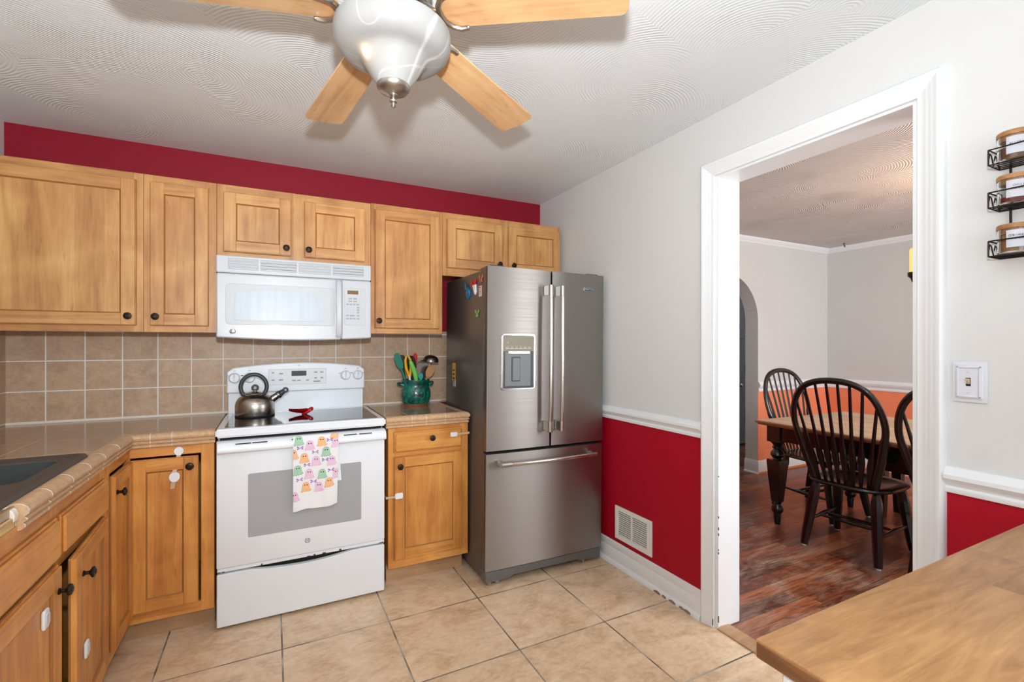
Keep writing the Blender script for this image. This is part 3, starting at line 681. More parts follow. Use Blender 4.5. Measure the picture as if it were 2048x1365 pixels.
# ------------------------------------------------------------------ worktops
ZT = .922
NOSE = [(0, .030), (-.016, .045), (-.034, .0455), (-.034, .030), (-.012, .026), (-.012, -.018), (-.010, -.020), (.002, -.020), (.008, -.014), (.008, -.006), (.003, -.001), (.010, .004), (.011, .010), (.005, .015), (.013, .020), (.014, .028), (.010, .037), (.002, .0435), (-.006, .0465), (-.016, .0475)]
NOSE = [(-.034, .0455), (-.034, .024), (-.010, .022), (-.010, -.014), (.000, -.0155), (.006, -.011), (.006, -.004), (.001, .000), (.009, .005), (.010, .010), (.004, .015), (.012, .021), (.014, .029), (.010, .039), (.001, .0455), (-.010, .0485), (-.022, .0475)]
ZN = ZT-.0455
t = thing('worktop', 'brown tiled worktop around the left corner with dark sink, tan nosing', 'worktop', (-.85, 2.4, ZT-.04))
NX, NY = -.545, 2.540                                                   # nosing line
SX0, SX1, SY0, SY1 = -1.02, -.600, 1.345, 2.115                         # sink cut-out
b = B(); zt, zb = ZT, .874
XI = XL+.011; YI = YB-.011
for x0, x1, y0, y1 in ((XI, NX-.012, SY1, NY), (XI, SX0, .70, SY1), (SX1, NX-.012, .70, SY1), (SX0, SX1, .70, SY0), (XI, -.237, NY, YI)):
    b.box(x0, x1, y0, y1, zb+.016, zt, counter_tile, 0)
b.box(XI, NX-.012, .70, SY0, zb, zb+.016, ply_m, 0); b.box(SX1, NX-.012, SY0, SY1, zb, zb+.016, ply_m, 0); b.box(XI, NX-.012, SY1, YI, zb, zb+.016, ply_m, 0); b.box(NX-.012, -.237, NY+.012, YI, zb, zb+.016, ply_m, 0)
b.build('tiled_top', t)
b = B()
b.profile(NOSE, (NX, 1.560, ZN), (NX, NY, ZN), (1, 0, 0), (0, 0, 1), nose_tile, (0, 0), (-1, 0)); b.profile(NOSE, (NX, NY, ZN), (-.236, NY, ZN), (0, -1, 0), (0, 0, 1), nose_tile, (1, 0), (0, 0))
def joint(b, p, run):
    n2 = [(d+.0006, h+.0004) for d, h in NOSE[4:]]
    P0 = Vector(p); D = Vector(run); U = (1, 0, 0) if abs(D.y) > .5 else (0, -1, 0)
    b.profile([(-.010, -.018)]+n2, P0-D*.0012, P0+D*.0012, U, (0, 0, 1), grout_m)
for y in (1.563, 1.70, 1.852, 2.004, 2.156, 2.33): joint(b, (NX, y, ZN), (0, 1, 0))
for x in (-.475, -.397): joint(b, (x, NY, ZN), (1, 0, 0))
b.build('nosing', t)
b = B(); b.box(NX-.013, NX-.006, .72, 1.545, .872, .900, ply_m, .003); b.prism([(NX-.034, .9215), (NX-.034, .905), (NX-.020, .899), (NX-.013, .890), (NX-.006, .886), (NX-.003, .903), (NX-.008, .916), (NX-.020, .9225)], 1, 1.535, 1.5585, grout_m, .002); b.ball((NX-.026, 1.525, .9145), .010, grout_m, (1.2, 1.6, .7), 10); b.build('exposed_edge', t)['label'] = 'broken counter edge with bare plywood and white thinset'
t = thing('worktop', 'short brown tiled worktop with tan nosing right of the white range', 'worktop', (.78, 2.85, ZT-.04))
b = B(); b.box(.535, 1.000, NY, YI, zb+.016, zt, counter_tile_r, 0); b.box(.551, .99, NY+.012, YI, zb, zb+.016, ply_m, 0); b.build('tiled_top', t)
b = B(); b.profile(NOSE, (.536, NY, ZN), (1.000, NY, ZN), (0, -1, 0), (0, 0, 1), nose_tile, (0, 0), (1, 0)); b.profile(NOSE, (1.000, NY, ZN), (1.000, YI-.09, ZN), (1, 0, 0), (0, 0, 1), nose_tile, (-1, 0), (0, 0))
for x in (.675, .755, .865): joint(b, (x, NY, ZN), (1, 0, 0))
b.build('nosing', t)

# ------------------------------------------------------------------ sink
t = thing('kitchen_sink', 'dark grey double-bowl sink set into the left worktop', 'sink', ((SX0+SX1)/2, (SY0+SY1)/2, ZT))
def rrect(x0, x1, y0, y1, r, n=6):
    pts = []
    for cx, cy, a0 in ((x1-r, y1-r, 0), (x0+r, y1-r, PI/2), (x0+r, y0+r, PI), (x1-r, y0+r, 3*PI/2)):
        for i in range(n+1):
            a = a0+PI/2*i/n; pts.append((cx+r*math.cos(a), cy+r*math.sin(a)))
    return pts
b = B(); tb = bmesh.new()
RX0, RX1, RY0, RY1 = -1.06, -.570, 1.30, 2.14
outer = rrect(RX0, RX1, RY0, RY1, .03); bowls = [rrect(-1.0, -.622, 1.765, 2.075, .035), rrect(-1.0, -.622, 1.365, 1.705, .035)]
def ring(pts, z): return [tb.verts.new((x, y, z)) for x, y in pts]
def loopf(a, c):
    n = len(a)
    for i in range(n): tb.faces.new((a[i], a[(i+1) % n], c[(i+1) % n], c[i]))
o0 = ring(outer, ZT+.0005); o1 = ring(outer, ZT+.006); oa = ring(rrect(RX0+.006, RX1-.006, RY0+.006, RY1-.006, .026), ZT+.0125); ob = ring(rrect(RX0+.016, RX1-.016, RY0+.016, RY1-.016, .022), ZT+.0125); o2 = ring(rrect(RX0+.022, RX1-.022, RY0+.022, RY1-.022, .02), ZT+.0085); loopf(o0, o1); loopf(o1, oa); loopf(oa, ob); loopf(ob, o2)
es = []
for bw in bowls:
    r0 = ring(bw, ZT+.0085); es.append(r0)
alle = []
def edges_of(rg): return [tb.edges.get((rg[i], rg[(i+1) % len(rg)])) or tb.edges.new((rg[i], rg[(i+1) % len(rg)])) for i in range(len(rg))]
alle = edges_of(o2)
for r0 in es: alle += edges_of(r0)
bmesh.ops.triangle_fill(tb, edges=alle, use_beauty=True)
bmesh.ops.recalc_face_normals(tb, faces=list(tb.faces)); b.merge(tb, sink_m); b.build('rim', t)
for bw, (x0, x1, y0, y1) in zip(bowls, ((-1.0, -.622, 1.765, 2.075), (-1.0, -.622, 1.365, 1.705))):
    b = B(); tb = bmesh.new(); prev = ring(bw, ZT+.0085)
    for ins, z, r in ((.004, ZT+.004, .035), (.006, ZT-.02, .035), (.018, ZT-.15, .04), (.05, ZT-.185, .05)):
        c = ring(rrect(x0+ins, x1-ins, y0+ins, y1-ins, r), z); loopf(prev, c); prev = c
    tb.faces.new(prev); bmesh.ops.recalc_face_normals(tb, faces=list(tb.faces)); bmesh.ops.reverse_faces(tb, faces=list(tb.faces)); b.merge(tb, sink_in)
    bo = b.build('bowl', t)
    b = B(); b.lathe([(0, .003), (.02, .003), (.04, .006), (.044, .002), (.044, 0)], chrome, ((x0+x1)/2, (y0+y1)/2, ZT-.185), seg=24); b.build('drain', bo)

# ------------------------------------------------------------------ range
t = thing('range', 'white freestanding electric range with glass cooktop and front drawer', 'stove', (.148, 2.8, 0))
RX0, RX1 = -.231, .527
b = B(); b.box(RX0+.004, RX1-.004, 2.565, 3.10, .03, .885, white_soft, .003); b.box(RX0+.012, RX1-.012, 2.556, 2.568, .03, .885, black_gap, 0)
for x in (RX0+.05, RX1-.05):
    for y in (2.62, 3.05): b.cyl((x, y, 0), (x, y, .035), .016, dark_plastic, seg=12)
b.build('body', t)
b = B(); tb = bmesh.new()
bmesh.ops.create_cube(tb, size=1)
for v in tb.verts: v.co = V(v.co.x*(RX1-RX0+.004)+(RX0+RX1)/2, v.co.y*.555+2.7815, v.co.z*.040+.905)
bmesh.ops.bevel(tb, geom=list(tb.edges), offset=.008, segments=3, affect='EDGES'); b.merge(tb, white_gloss); ct = b.build('cooktop_frame', t)
b = B(); b.prism(rrect(RX0+.030, RX1-.030, 2.548, 3.005, .012), 2, .9235, .9262, cook_glass, .0008); b.build('glass_cooktop', t)
# oven door
b = B(); b.box(RX0+.001, RX1-.001, 2.524, 2.556, .284, .868, white_gloss, .005, 2); od = b.build('oven_door', t)
b = B(); b.prism(rrect(-.104, .407, .408, .706, .008), 1, 2.5232, 2.5252, oven_win, 0)
b.box(-.06, .02, 2.5226, 2.5234, .552, .555, grey_print, 0); b.build('window', od)
b = B(); hp_ = [(2.526, .868), (2.500, .862), (2.490, .848), (2.486, .826), (2.490, .817), (2.500, .814), (2.512, .822), (2.526, .824)]
b.prism(hp_, 0, RX0+.006, RX1+.001, white_gloss, .002)
for x0 in (-.153, -.085, .080, .150, .318, .392):
    for dz in (0, .0085):
        c0 = V(x0, 2.4945, .8575-dz); b.box(x0, x0+.062, 2.4915+dz*.45-.004, 2.505, .8558-dz-.0012, .8558-dz+.0016, black_gap if dz == 0 else grey_print, 0)
b.build('handle', od)
b = B()
def roundel(b, c, r, m, nrm=(0, -1, 0), right=(1, 0, 0), txt='GE', ts=1.0):
    M = face_m(c, right, (0, 0, 1)); P = lambda a, q: M @ V(q*math.cos(a), q*math.sin(a), .0004)
    n = 28
    for q0, q1 in ((r*.86, r),):
        for i in range(n):
            a0, a1 = 2*PI*i/n, 2*PI*(i+1)/n; b.face([P(a0, q0), P(a1, q0), P(a1, q1), P(a0, q1)], m)
    for k in range(4):
        a = PI/4+k*PI/2; b.face([P(a-.5, r*.86), P(a, r*.66), P(a+.5, r*.86)], m)
    b.text(txt, r*1.0*ts, m, M @ Matrix.Translation((0, 0, .0003)) @ Matrix.Shear('XY', 4, (.25, 0)) if False else M @ Matrix.Translation((0, 0, .0003)))
roundel(b, (.152, 2.5236, .347), .0125, dark_print); b.build('emblem', od)
# bent sheet strip between door and drawer, then the drawer
b = B(); b.box(RX0+.003, RX1-.001, 2.532, 2.556, .262, .281, white_gloss, .003)
for x in (-.225, -.21, .50, .512, .15, .18, .22, .30, -.05): b.box(x, x+.006+.012*rnd.random(), 2.5305, 2.536, .262, .266+.006*rnd.random(), rust, .001)
b.build('trim_strip', t)
b = B(); pts = [(RX0+.002, .014), (RX1-.002, .014), (RX1-.002, .256)]
for i in range(1, 24):
    u = i/24; x = RX1-.002-(RX1-RX0-.004)*u; q = (u-.52)/.30; pts.append((x, .256-.019*max(0, 1-q*q)))
pts += [(RX0+.002, .256)]
b.prism(pts, 1, 2.524, 2.552, white_gloss, .003); b.build('storage_drawer', t)
# backguard
b = B()
b.box(RX0+.008, RX1-.022, 3.066, 3.105, .92, 1.05, white_gloss, .003)
top = []
for i in range(25):
    u = i/24; x = RX0+.002+(RX1-.016-RX0-.002)*u; top.append((x, 1.176+.030*(1-(2*u-1)**2)-.016*max(0, abs(2*u-1)-.96)/.04))
b.prism([(RX1-.016, 1.038), (RX0+.002, 1.038)]+top, 1, 3.045, 3.105, white_gloss, .006); b.build('backguard', t)
b = B(); F = 3.0446
b.prism(rrect(-.022, .286, 1.078, 1.168, .004), 1, F-.0015, F+.001, white_soft, .0006)
for x0, x1, z0, z1 in ((-.022, .286, 1.1675, 1.1685), (-.022, .286, 1.0775, 1.0785), (-.0225, -.0215, 1.078, 1.168), (.2855, .2865, 1.078, 1.168)): b.box(x0, x1, F-.002, F, z0, z1, grey_print, 0)
b.box(.097, .177, F-.0025, F, 1.127, 1.157, display_black, .001)
for x, z, w in ((.0, 1.148, .012), (.0, 1.105, .016), (.042, 1.142, .02), (.042, 1.105, .022), (.11, 1.10, .02), (.137, 1.10, .02), (.183, 1.10, .015), (.228, 1.146, .018), (.262, 1.146, .018), (.228, 1.112, .014), (.262, 1.112, .016), (.235, 1.092, .04)): b.box(x-w/2, x+w/2, F-.0022, F, z-.0045, z+.0045, grey_print, .001)
b.text('GE', .012, grey_print, face_m((.137, F-.001, 1.189), (1, 0, 0), (0, 0, 1))); b.build('control_panel', t)
for x in (-.191, -.118, .398, .470):
    b = B(); b.lathe([(0, 0), (.030, 0), (.030, .004), (.0265, .008), (.0245, .018), (.022, .021), (0, .021)], white_gloss, (x, F, 1.124), (0, -1, 0), 28); b.box(x-.004, x+.004, F-.032, F-.018, 1.102, 1.147, white_gloss, .002); b.box(x-.0008, x+.0008, F-.0324, F-.031, 1.125, 1.146, grey_print, 0)
    for a in (-1.25, 1.25, 0): b.box(x+.036*math.sin(a)-.006, x+.036*math.sin(a)+.006, F-.0009, F+.001, 1.124+.040*math.cos(a)-.002, 1.124+.040*math.cos(a)+.002, grey_print, 0)
    b.build('control_knob', t)

# ------------------------------------------------------------------ microwave
t = thing('microwave', 'white over-the-range microwave mounted under the short wall cabinet', 'microwave', (.125, 2.95, 1.34))
MX0, MX1, MF = -.250, .495, 2.735
b = B(); b.box(MX0+.004, MX1-.004, MF+.028, YB-.013, 1.352, 1.757, micro_soft, .004); b.box(MX0+.03, MX1-.03, MF+.06, YB-.06, 1.347, 1.353, dark_plastic, .001); b.build('body', t)
b = B(); b.box(MX0, MX1, MF+.002, MF+.03, 1.671, 1.757, micro_dimmed, .004)
for seg in ((-.20, -.058), (-.056, .12), (.122, .29), (.292, .462)):
    for k in range(4):
        z = 1.690+.0145*k; b.box(seg[0], seg[1]-.008, MF-.0025, MF+.004, z, z+.009, micro_soft, .002); b.box(seg[0], seg[1]-.008, MF-.0005, MF+.004, z+.0092, z+.0105, black_gap if seg[0] in (-.056, .292) and k < 3 else grey_print, 0)
b.build('vent_grille', t)
def curved_panel(x0, x1, m, y=MF):
    pts = []
    for i in range(17):
        x = x0+(x1-x0)*i/16; u = (x-MX0)/(MX1-MX0); pts.append((x, 1.348-.014*math.sin(PI*u)))
    return [(x1, 1.668), (x0, 1.668)]+pts
b = B(); b.prism(curved_panel(MX0, .335, micro_dimmed), 1, MF, MF+.03, micro_dimmed, .006); md = b.build('door', t)
b = B(); b.prism(rrect(-.210, .300, 1.412, 1.618, .02), 1, MF-.003, MF+.002, micro_soft, .0015); b.build('inner_frame', md)
b = B(); pts = [(-.172, 1.434), (.236, 1.434), (.240, 1.44), (.238, 1.568)]+[(.236-.406*i/12, 1.572+.024*math.sin(PI*i/12)) for i in range(13)]+[(-.175, 1.44)]
b.prism(pts, 1, MF-.0045, MF-.002, micro_win, .0005); b.build('window', md)
b = B(); pr = [(MF, 0), (MF-.012, 0), (MF-.026, .03), (MF-.034, .10), (MF-.036, .155), (MF-.034, .21), (MF-.026, .28), (MF-.012, .312), (MF, .312)]
b.prism([(y, 1.350+z) for y, z in pr], 0, .306, .334, micro_dimmed, .004); b.build('handle', md)
b = B(); b.lathe([(0, 0), (.0145, 0), (.0145, .002), (.012, .003), (0, .003)], chrome, (-.180, MF, 1.379), (0, -1, 0), 24); roundel(b, (-.180, MF-.0034, 1.379), .0115, dark_print); b.build('emblem', md)
b = B(); b.prism(curved_panel(.337, MX1, micro_dimmed), 1, MF, MF+.03, micro_dimmed, .006); cp = b.build('control_panel', t)
b = B(); b.prism(rrect(.352, .464, 1.417, 1.624, .012), 1, MF-.0018, MF+.001, micro_soft, .001); b.build('keypad', cp)
b = B(); b.box(.367, .425, MF-.0026, MF, 1.590, 1.611, amber, .001); b.build('display', cp)
b = B(); Z = MF-.0024
for z, xs, w in ((1.566, (.382, .408), .020), (1.551, (.382, .408), .020), (1.534, (.368, .386, .404, .422), .013), (1.472, (.368, .386, .399, .424), .013), (1.455, (.368, .386, .404, .424), .014), (1.489, (.424,), .013), (1.503, (.424,), .013), (1.517, (.424,), .013)):
    for x in xs: b.box(x-w/2, x+w/2, Z, Z+.002, z-.0042, z+.0042, grey_print, .0005)
for r, row in enumerate(('123', '456', '789')):
    for c, ch in enumerate(row): b.text(ch, .010, grey_print, face_m((.368+.0155*c, Z+.0004, 1.516-.0145*r), (1, 0, 0), (0, 0, 1)))
b.build('buttons', cp)

# ------------------------------------------------------------------ refrigerator
FX0, FX1, FF = 1.010, 1.777, 2.306
FZ = .090
t = thing('refrigerator', 'brushed steel french-door refrigerator with bottom freezer beside the red and white wall', 'refrigerator', (FX0+.03, FF+.1, 0))
b = B(); b.box(FX0+.004, FX1-.004, FF+.066, 2.985, .035, 1.722, fridge_side, .006, 2); b.box(FX0+.015, FX1-.015, FF+.055, FF+.068, .08, 1.71, black_gap, 0)
for x in (FX0+.02, FX1-.11): b.box(x, x+.09, FF+.02, FF+.16, 1.720, 1.745, fridge_side, .006)
b.build('body', t)
def fdoor(x0, x1, z0, z1):
    b = B(); tb = bmesh.new(); n = 12; fr, bk = [], []
    b.box(x0, x1, FF+.004, FF+.057, z0, z1, fridge_side, .006, 2)
    # gently bowed steel skin
    P = [(x0, FF+.03), (x0, FF+.008)]+[(x0+(x1-x0)*i/n, FF+.004-.0035*math.sin(PI*(.0+i/n))) for i in range(n+1)]+[(x1, FF+.008), (x1, FF+.03)]
    b.prism(P, 2, z0+.001, z1-.001, steel, 0); return b
ZM = .735; XM0, XM1 = 1.404, 1.416
b = fdoor(FX0, XM0, ZM, 1.737); dl = b.build('left_door', t)
b = fdoor(XM1, FX1+.004, ZM, 1.737); dr = b.build('right_door', t)
b = fdoor(FX0, FX1, FZ, .720); df = b.build('freezer_drawer', t)
def vhandle(parent, x, z0, z1):
    b = B(); y = FF-.058
    b.tube([(x, y, z0), (x, y-.003, z0+.1), (x, y-.006, (z0+z1)/2), (x, y-.003, z1-.1), (x, y, z1)], .0115, steel_v, 14); 
    for z, s_ in ((z0, 1), (z1, -1)): b.cyl((x, y, z-.004*s_), (x, y, z+.055*s_), .0135, nickel, seg=18, bev=.002)
    b.build('handle', parent)
    for z in (z0+.025, z1-.025):
        b = B(); b.box(x-.010, x+.010, y+.004, FF+.003, z-.028, z+.028, white_p if z > 1.2 else nickel, .004); b.build('handle_bracket', parent)
vhandle(dl, 1.369, .830, 1.645); vhandle(dr, 1.446, .830, 1.645)
b = B(); y = FF-.052
b.tube([(1.075+.615*i/14, y-.012*math.sin(PI*i/14), .672) for i in range(15)], .0115, steel_h, 14)
for x in (1.070, 1.63): b.cyl((x, y, .672), (x+.065, y-.002, .672), .0145, nickel, seg=18, bev=.002)
b.build('handle', df)
for x in (1.085, 1.685):
    b = B(); b.box(x-.014, x+.014, y+.004, FF+.003, .660, .684, nickel, .004); b.build('handle_bracket', df)
# dispenser in the left door
b = B(); O = rrect(1.094, 1.299, 1.066, 1.370, .014); I = rrect(1.101, 1.292, 1.073, 1.363, .010)
yo = FF-.0085
for i in range(len(O)):
    j = (i+1) % len(O)
    b.face([V(O[i][0], yo, O[i][1]), V(O[j][0], yo, O[j][1]), V(I[j][0], yo, I[j][1]), V(I[i][0], yo, I[i][1])], chrome); b.face([V(O[i][0], yo, O[i][1]), V(O[j][0], yo, O[j][1]), V(O[j][0], FF+.001, O[j][1]), V(O[i][0], FF+.001, O[i][1])], chrome)
di = b.build('dispenser_frame', dl)
b = B(); b.box(1.101, 1.292, FF-.0075, FF+.004, 1.275, 1.363, lcd_m, .002)
for i in range(6): b.box(1.116+.027*i, 1.138+.027*i, FF-.0082, FF-.007, 1.290, 1.294, wht_stick, 0); b.box(1.119+.027*i, 1.135+.027*i, FF-.0082, FF-.007, 1.298, 1.300, wht_stick, 0)
b.box(1.126, 1.131, FF-.0082, FF-.007, 1.321, 1.326, wht_stick, 0); b.build('dispenser_panel', dl)
b = B(); b.box(1.101, 1.292, FF-.0068, FF-.0045, 1.073, 1.275, disp_grey, 0); b.box(1.101, 1.114, FF-.0075, FF-.004, 1.073, 1.275, dark_plastic, .001); b.box(1.272, 1.292, FF-.0078, FF-.004, 1.083, 1.275, dark_plastic, .001)
b.box(1.152, 1.206, FF-.0095, FF-.006, 1.110, 1.245, dark_plastic, .002); b.box(1.158, 1.203, FF-.012, FF-.009, 1.116, 1.238, disp_grey, .002); b.box(1.101, 1.292, FF-.010, FF-.005, 1.073, 1.084, dark_plastic, .002); b.build('dispenser_bay', dl)
b = B(); b.box(1.127, 1.262, FF-.014, FF-.006, 1.262, 1.277, chrome, .002); b.build('dispenser_lip', dl)
b = B(); b.box(1.632, 1.710, FF-.006, FF-.001, 1.636, 1.657, chrome, .001); b.box(1.634, 1.708, FF-.0066, FF-.005, 1.638, 1.655, navy, .0005); b.text('MAYTAG', .0165, wht_stick, face_m((1.671, FF-.0068, 1.6465), (1, 0, 0), (0, 0, 1))); b.build('badge', dr)
b = B(); gp = [(FX0+.002, .030), (FX0+.15, .030), (FX0+.17, .043), (FX1-.17, .043), (FX1-.15, .030), (FX1-.004, .030), (FX1-.004, .086), (FX0+.002, .086)]
b.prism(gp, 1, FF+.004, FF+.07, grille_m, .004); b.build('base_grille', t)
for x in (FX0+.04, FX0+.09, FX1-.10):
    b = B(); b.cyl((x, FF+.05, 0), (x, FF+.05, .032), .018, nickel, seg=16, bev=.004); b.build('leveling_foot', t)
for yy, zz, w, h, m_, la in ((2.835, 1.135, .028, .060, yel_stick, 'yellow energy sticker'), (2.825, 1.068, .022, .022, wht_stick, 'small white sticker')):
    b = B(); x = FX0+.0035; b.box(x-.0006, x+.001, yy-w, yy+w, zz-h, zz+h, m_, 0)
    for k in range(3): b.box(x-.0009, x, yy-w*.6, yy+w*.5, zz-h*.7+k*h*.42, zz-h*.7+k*h*.42+h*.16, dark_print, 0)
    b.build('sticker', t)['label'] = la
FR = t
FR.rotation_euler = (0, math.radians(.55), 0)
# magnets and clips on the refrigerator side (they follow the tilted side plane)
def side_x(z): return FX0+.004+(z)*math.tan(math.radians(.55))-.0005
def magnet(name, label, cat, y, z, parts):
    x = side_x(z); t = thing(name, label, cat, (x, y, z), 'magnets and clips on the refrigerator')
    for pn, f in parts:
        b = B(); f(b, x, y, z); b.build(pn, t)
def pr_(b, x, d0, d1, poly, m, bev=.001): b.prism(poly, 0, x-d1, x-d0, m, bev)
def clip(body, jaw):
    def f1(b, x, y, z): pr_(b, x, .000, .010, [(y-.030, z-.010), (y-.024, z-.040), (y+.004, z-.058), (y+.026, z-.030), (y+.026, z+.004), (y, z+.014)], body)
    def f2(b, x, y, z): pr_(b, x, .010, .016, [(y+.010, z-.002), (y+.030, z+.008), (y+.034, z+.042), (y+.026, z+.044), (y+.016, z+.016)], jaw); b.cyl((x-.016, y-.012, z-.016), (x-.010, y-.012, z-.016), .016, jaw, seg=16)
    return [('clip_body', f1), ('lever', f2)]
magnet('bag_clip', 'blue plastic bag clip stuck high on the refrigerator side', 'clip', 2.590, 1.635, clip(blue_p, blue_p))
def w1(b, x, y, z): pr_(b, x, 0, .008, [(y+.026, z+.012), (y-.020, z+.016), (y-.024, z-.034), (y-.014, z-.046), (y-.004, z-.040)], white_p)
def w2(b, x, y, z): pr_(b, x, .004, .010, [(y+.055, z+.034), (y+.032, z+.042), (y+.012, z+.012), (y+.026, z+.004)], red_p)
def w3(b, x, y, z): pr_(b, x, .004, .010, [(y-.004, z+.042), (y-.028, z+.040), (y-.024, z+.012), (y+.002, z+.010)], red_p)
magnet('bag_clip', 'white bag clip with two red grips stuck high on the refrigerator side', 'clip', 2.495, 1.640, [('clip_body', w1), ('grip', w2), ('grip', w3)])
def c1(b, x, y, z): pr_(b, x, 0, .002, [(y-.020, z-.032), (y+.016, z-.034), (y+.018, z+.024), (y-.020, z+.026)], pink_pp, 0)
def c2(b, x, y, z):
    for k in range(4): b.box(x-.0025, x-.001, y-.014, y+.012, z-.022+.012*k, z-.017+.012*k, red_p if k % 2 else grey_print, 0)
magnet('magnet_card', 'pale pink card magnet below the orange butterfly on the refrigerator', 'magnet', 2.418, 1.612, [('card', c1), ('print', c2)])
def bfly(m):
    def f(b, x, y, z):
        for s_ in (-1, 1): pr_(b, x, .003, .006, [(y+s_*.002, z-.006), (y+s_*.024, z+.022), (y+s_*.028, z+.004), (y+s_*.012, z-.004), (y+s_*.018, z-.022), (y+s_*.006, z-.018)], m)
    def g(b, x, y, z): b.tube([(x-.006, y, z-.022), (x-.007, y, z), (x-.006, y, z+.016)], .0028, black_pl, 8)
    return [('wings', f), ('insect_body', g)]
magnet('butterfly_magnet', 'small orange butterfly magnet near the refrigerator top front edge', 'magnet', 2.400, 1.678, bfly(orange_p))
magnet('butterfly_magnet', 'small lime green butterfly magnet alone lower on the refrigerator side', 'magnet', 2.452, 1.487, bfly(green_p))

# ------------------------------------------------------------------ things on the range and worktop
ZG = .9262
kx, ky = -.086, 2.905
t = thing('kettle', 'brushed steel kettle with black ring handle on left of the glass cooktop', 'kettle', (kx, ky, ZG))
b = B(); b.lathe([(0, 0), (.090, 0), (.093, .003), (.093, .008), (.0945, .012), (.0955, .04), (.095, .060), (.091, .078), (.083, .094), (.072, .106), (.058, .114), (.046, .118), (.046, .119), (0, .119)], kettle_m, (kx, ky, ZG), seg=48); b.build('body', t)
b = B(); b.lathe([(.094, 0), (.0955, .002), (.0955, .006), (.0935, .008), (.09, .008)], black_gap, (kx, ky, ZG), seg=48); b.build('base_ring', t)
b = B(); b.lathe([(.047, .118), (.045, .122), (.034, .128), (.018, .132), (.006, .133), (.005, .138), (0, .138)], kettle_m, (kx, ky, ZG), seg=32); l = b.build('lid', t)
b = B(); b.tube([(kx+.013*math.cos(a), ky, ZG+.151+.013*math.sin(a)) for a in [2*PI*i/20 for i in range(20)]], .0055, dark_plastic, 10, True); b.build('lid_ring', l)
b = B(); hz = ZG+.157
b.tube([(kx-.006+.062*math.cos(a), ky, hz+.066*math.sin(a)) for a in [math.radians(-38+256*i/26) for i in range(27)]], .0105, dark_plastic, 12)
for a in (-38, 218):
    p = V(kx-.006+.062*math.cos(math.radians(a)), ky, hz+.066*math.sin(math.radians(a))); b.cyl(p, p+V(0, 0, -.012), .012, dark_plastic, seg=14)
b.build('handle', t)
b = B(); d = V(.80, -.05, .56).normalized(); p0 = V(kx+.070, ky, ZG+.078)
b.cyl(p0, p0+d*.048, .022, kettle_m, .017, 24); b.cyl(p0+d*.046, p0+d*.066, .020, dark_plastic, .019, 24, .002); b.cyl(p0+d*.050, p0+d*.058, .0205, kettle_m, .0205, 24); b.cyl(p0+d*.066, p0+d*.088, .0165, dark_plastic, .013, 20, .002); b.build('spout', t)
b = B(); q = p0+d*.096; b.tube([q+d*(.011*math.cos(a))+V(0, 0, 1).cross(V(0, 1, 0)).normalized()*0+V(-d.z, 0, d.x)*(.011*math.sin(a)) for a in [2*PI*i/18 for i in range(18)]], .005, dark_plastic, 10, True); b.build('whistle_ring', t)
# red spoon rest lying on the cooktop
t = thing('spoon_rest', 'small glossy red ceramic spoon rest on the glass cooktop behind the towel', 'spoon rest', (.125, 2.86, ZG))
b = B(); tb = bmesh.new(); rows = []
n = 16
for i in range(9):
    v = i/8; ring_ = []
    for k in range(n+1):
        u = -1+2*k/n; wv = .034*(.55+.45*math.sin(PI*(.15+.75*v))); x = .172-.095*v; y = 2.845+u*wv; z = ZG+.004+.026*abs(u)**2.2*(.4+.6*(1-v))+.018*(v**2)
        ring_.append(tb.verts.new((x, y, z)))
    rows.append(ring_)
for a, c in zip(rows, rows[1:]):
    for k in range(n): tb.faces.new((a[k], a[k+1], c[k+1], c[k]))
bmesh.ops.solidify(tb, geom=list(tb.faces), thickness=.004); bmesh.ops.recalc_face_normals(tb, faces=list(tb.faces)); b.merge(tb, red_cer); b.build('dish', t)
b = B(); b.tube([(.172+.02*math.cos(a), 2.845+.012*math.sin(a), ZG+.016+.012*math.cos(a)) for a in [PI*2*i/16 for i in range(16)]], .0105, red_cer, 10, True); b.build('rim_loop', t)

# crock with utensils
cx, cy, cz = .822, 2.995, ZT+.0005
t = thing('utensil_crock', 'teal glazed ceramic crock with two lug handles holding cooking utensils', 'crock', (cx, cy, cz))
b = B(); b.lathe([(0, .004), (.070, .004), (.072, 0), (.078, 0), (.080, .006), (.080, .012), (.090, .030), (.096, .055), (.097, .075), (.093, .100), (.086, .116), (.083, .126), (.086, .145), (.090, .160), (.089, .165), (.084, .165), (.079, .145), (.077, .126), (.084, .100), (.088, .075), (.080, .030), (.070, .014), (0, .014)], crock_m, (cx, cy, cz), seg=40); b.build('pot', t)
for s_ in (-1, 1):
    b = B(); b.tube([(cx+s_*.080, cy-.022, cz+.128), (cx+s_*.098, cy-.018, cz+.136), (cx+s_*.108, cy, cz+.139), (cx+s_*.098, cy+.018, cz+.136), (cx+s_*.080, cy+.022, cz+.128)], [.010, .012, .013, .012, .010], crock_m, 12); b.build('lug_handle', t)
ub = V(cx, cy, cz+.016)
def utensil(name, label, base, tip, shaft_r, sm, head, hm, handle=None):
    base, tip = V(*base), V(*tip); d = (tip-base).normalized(); t = thing(name, label, 'utensil', base, 'utensils in the teal crock')
    side = d.cross(V(0, 1, 0)).normalized(); nrm = side.cross(d)
    b = B(); b.tube([base, base+(tip-base)*.5, tip], shaft_r, sm, 10); b.build('shaft', t)
    M = Matrix((side, nrm, d)).transposed().to_4x4(); M = Matrix.Translation(tip) @ M
    b = B(); head(b, M, hm); b.build('head', t)
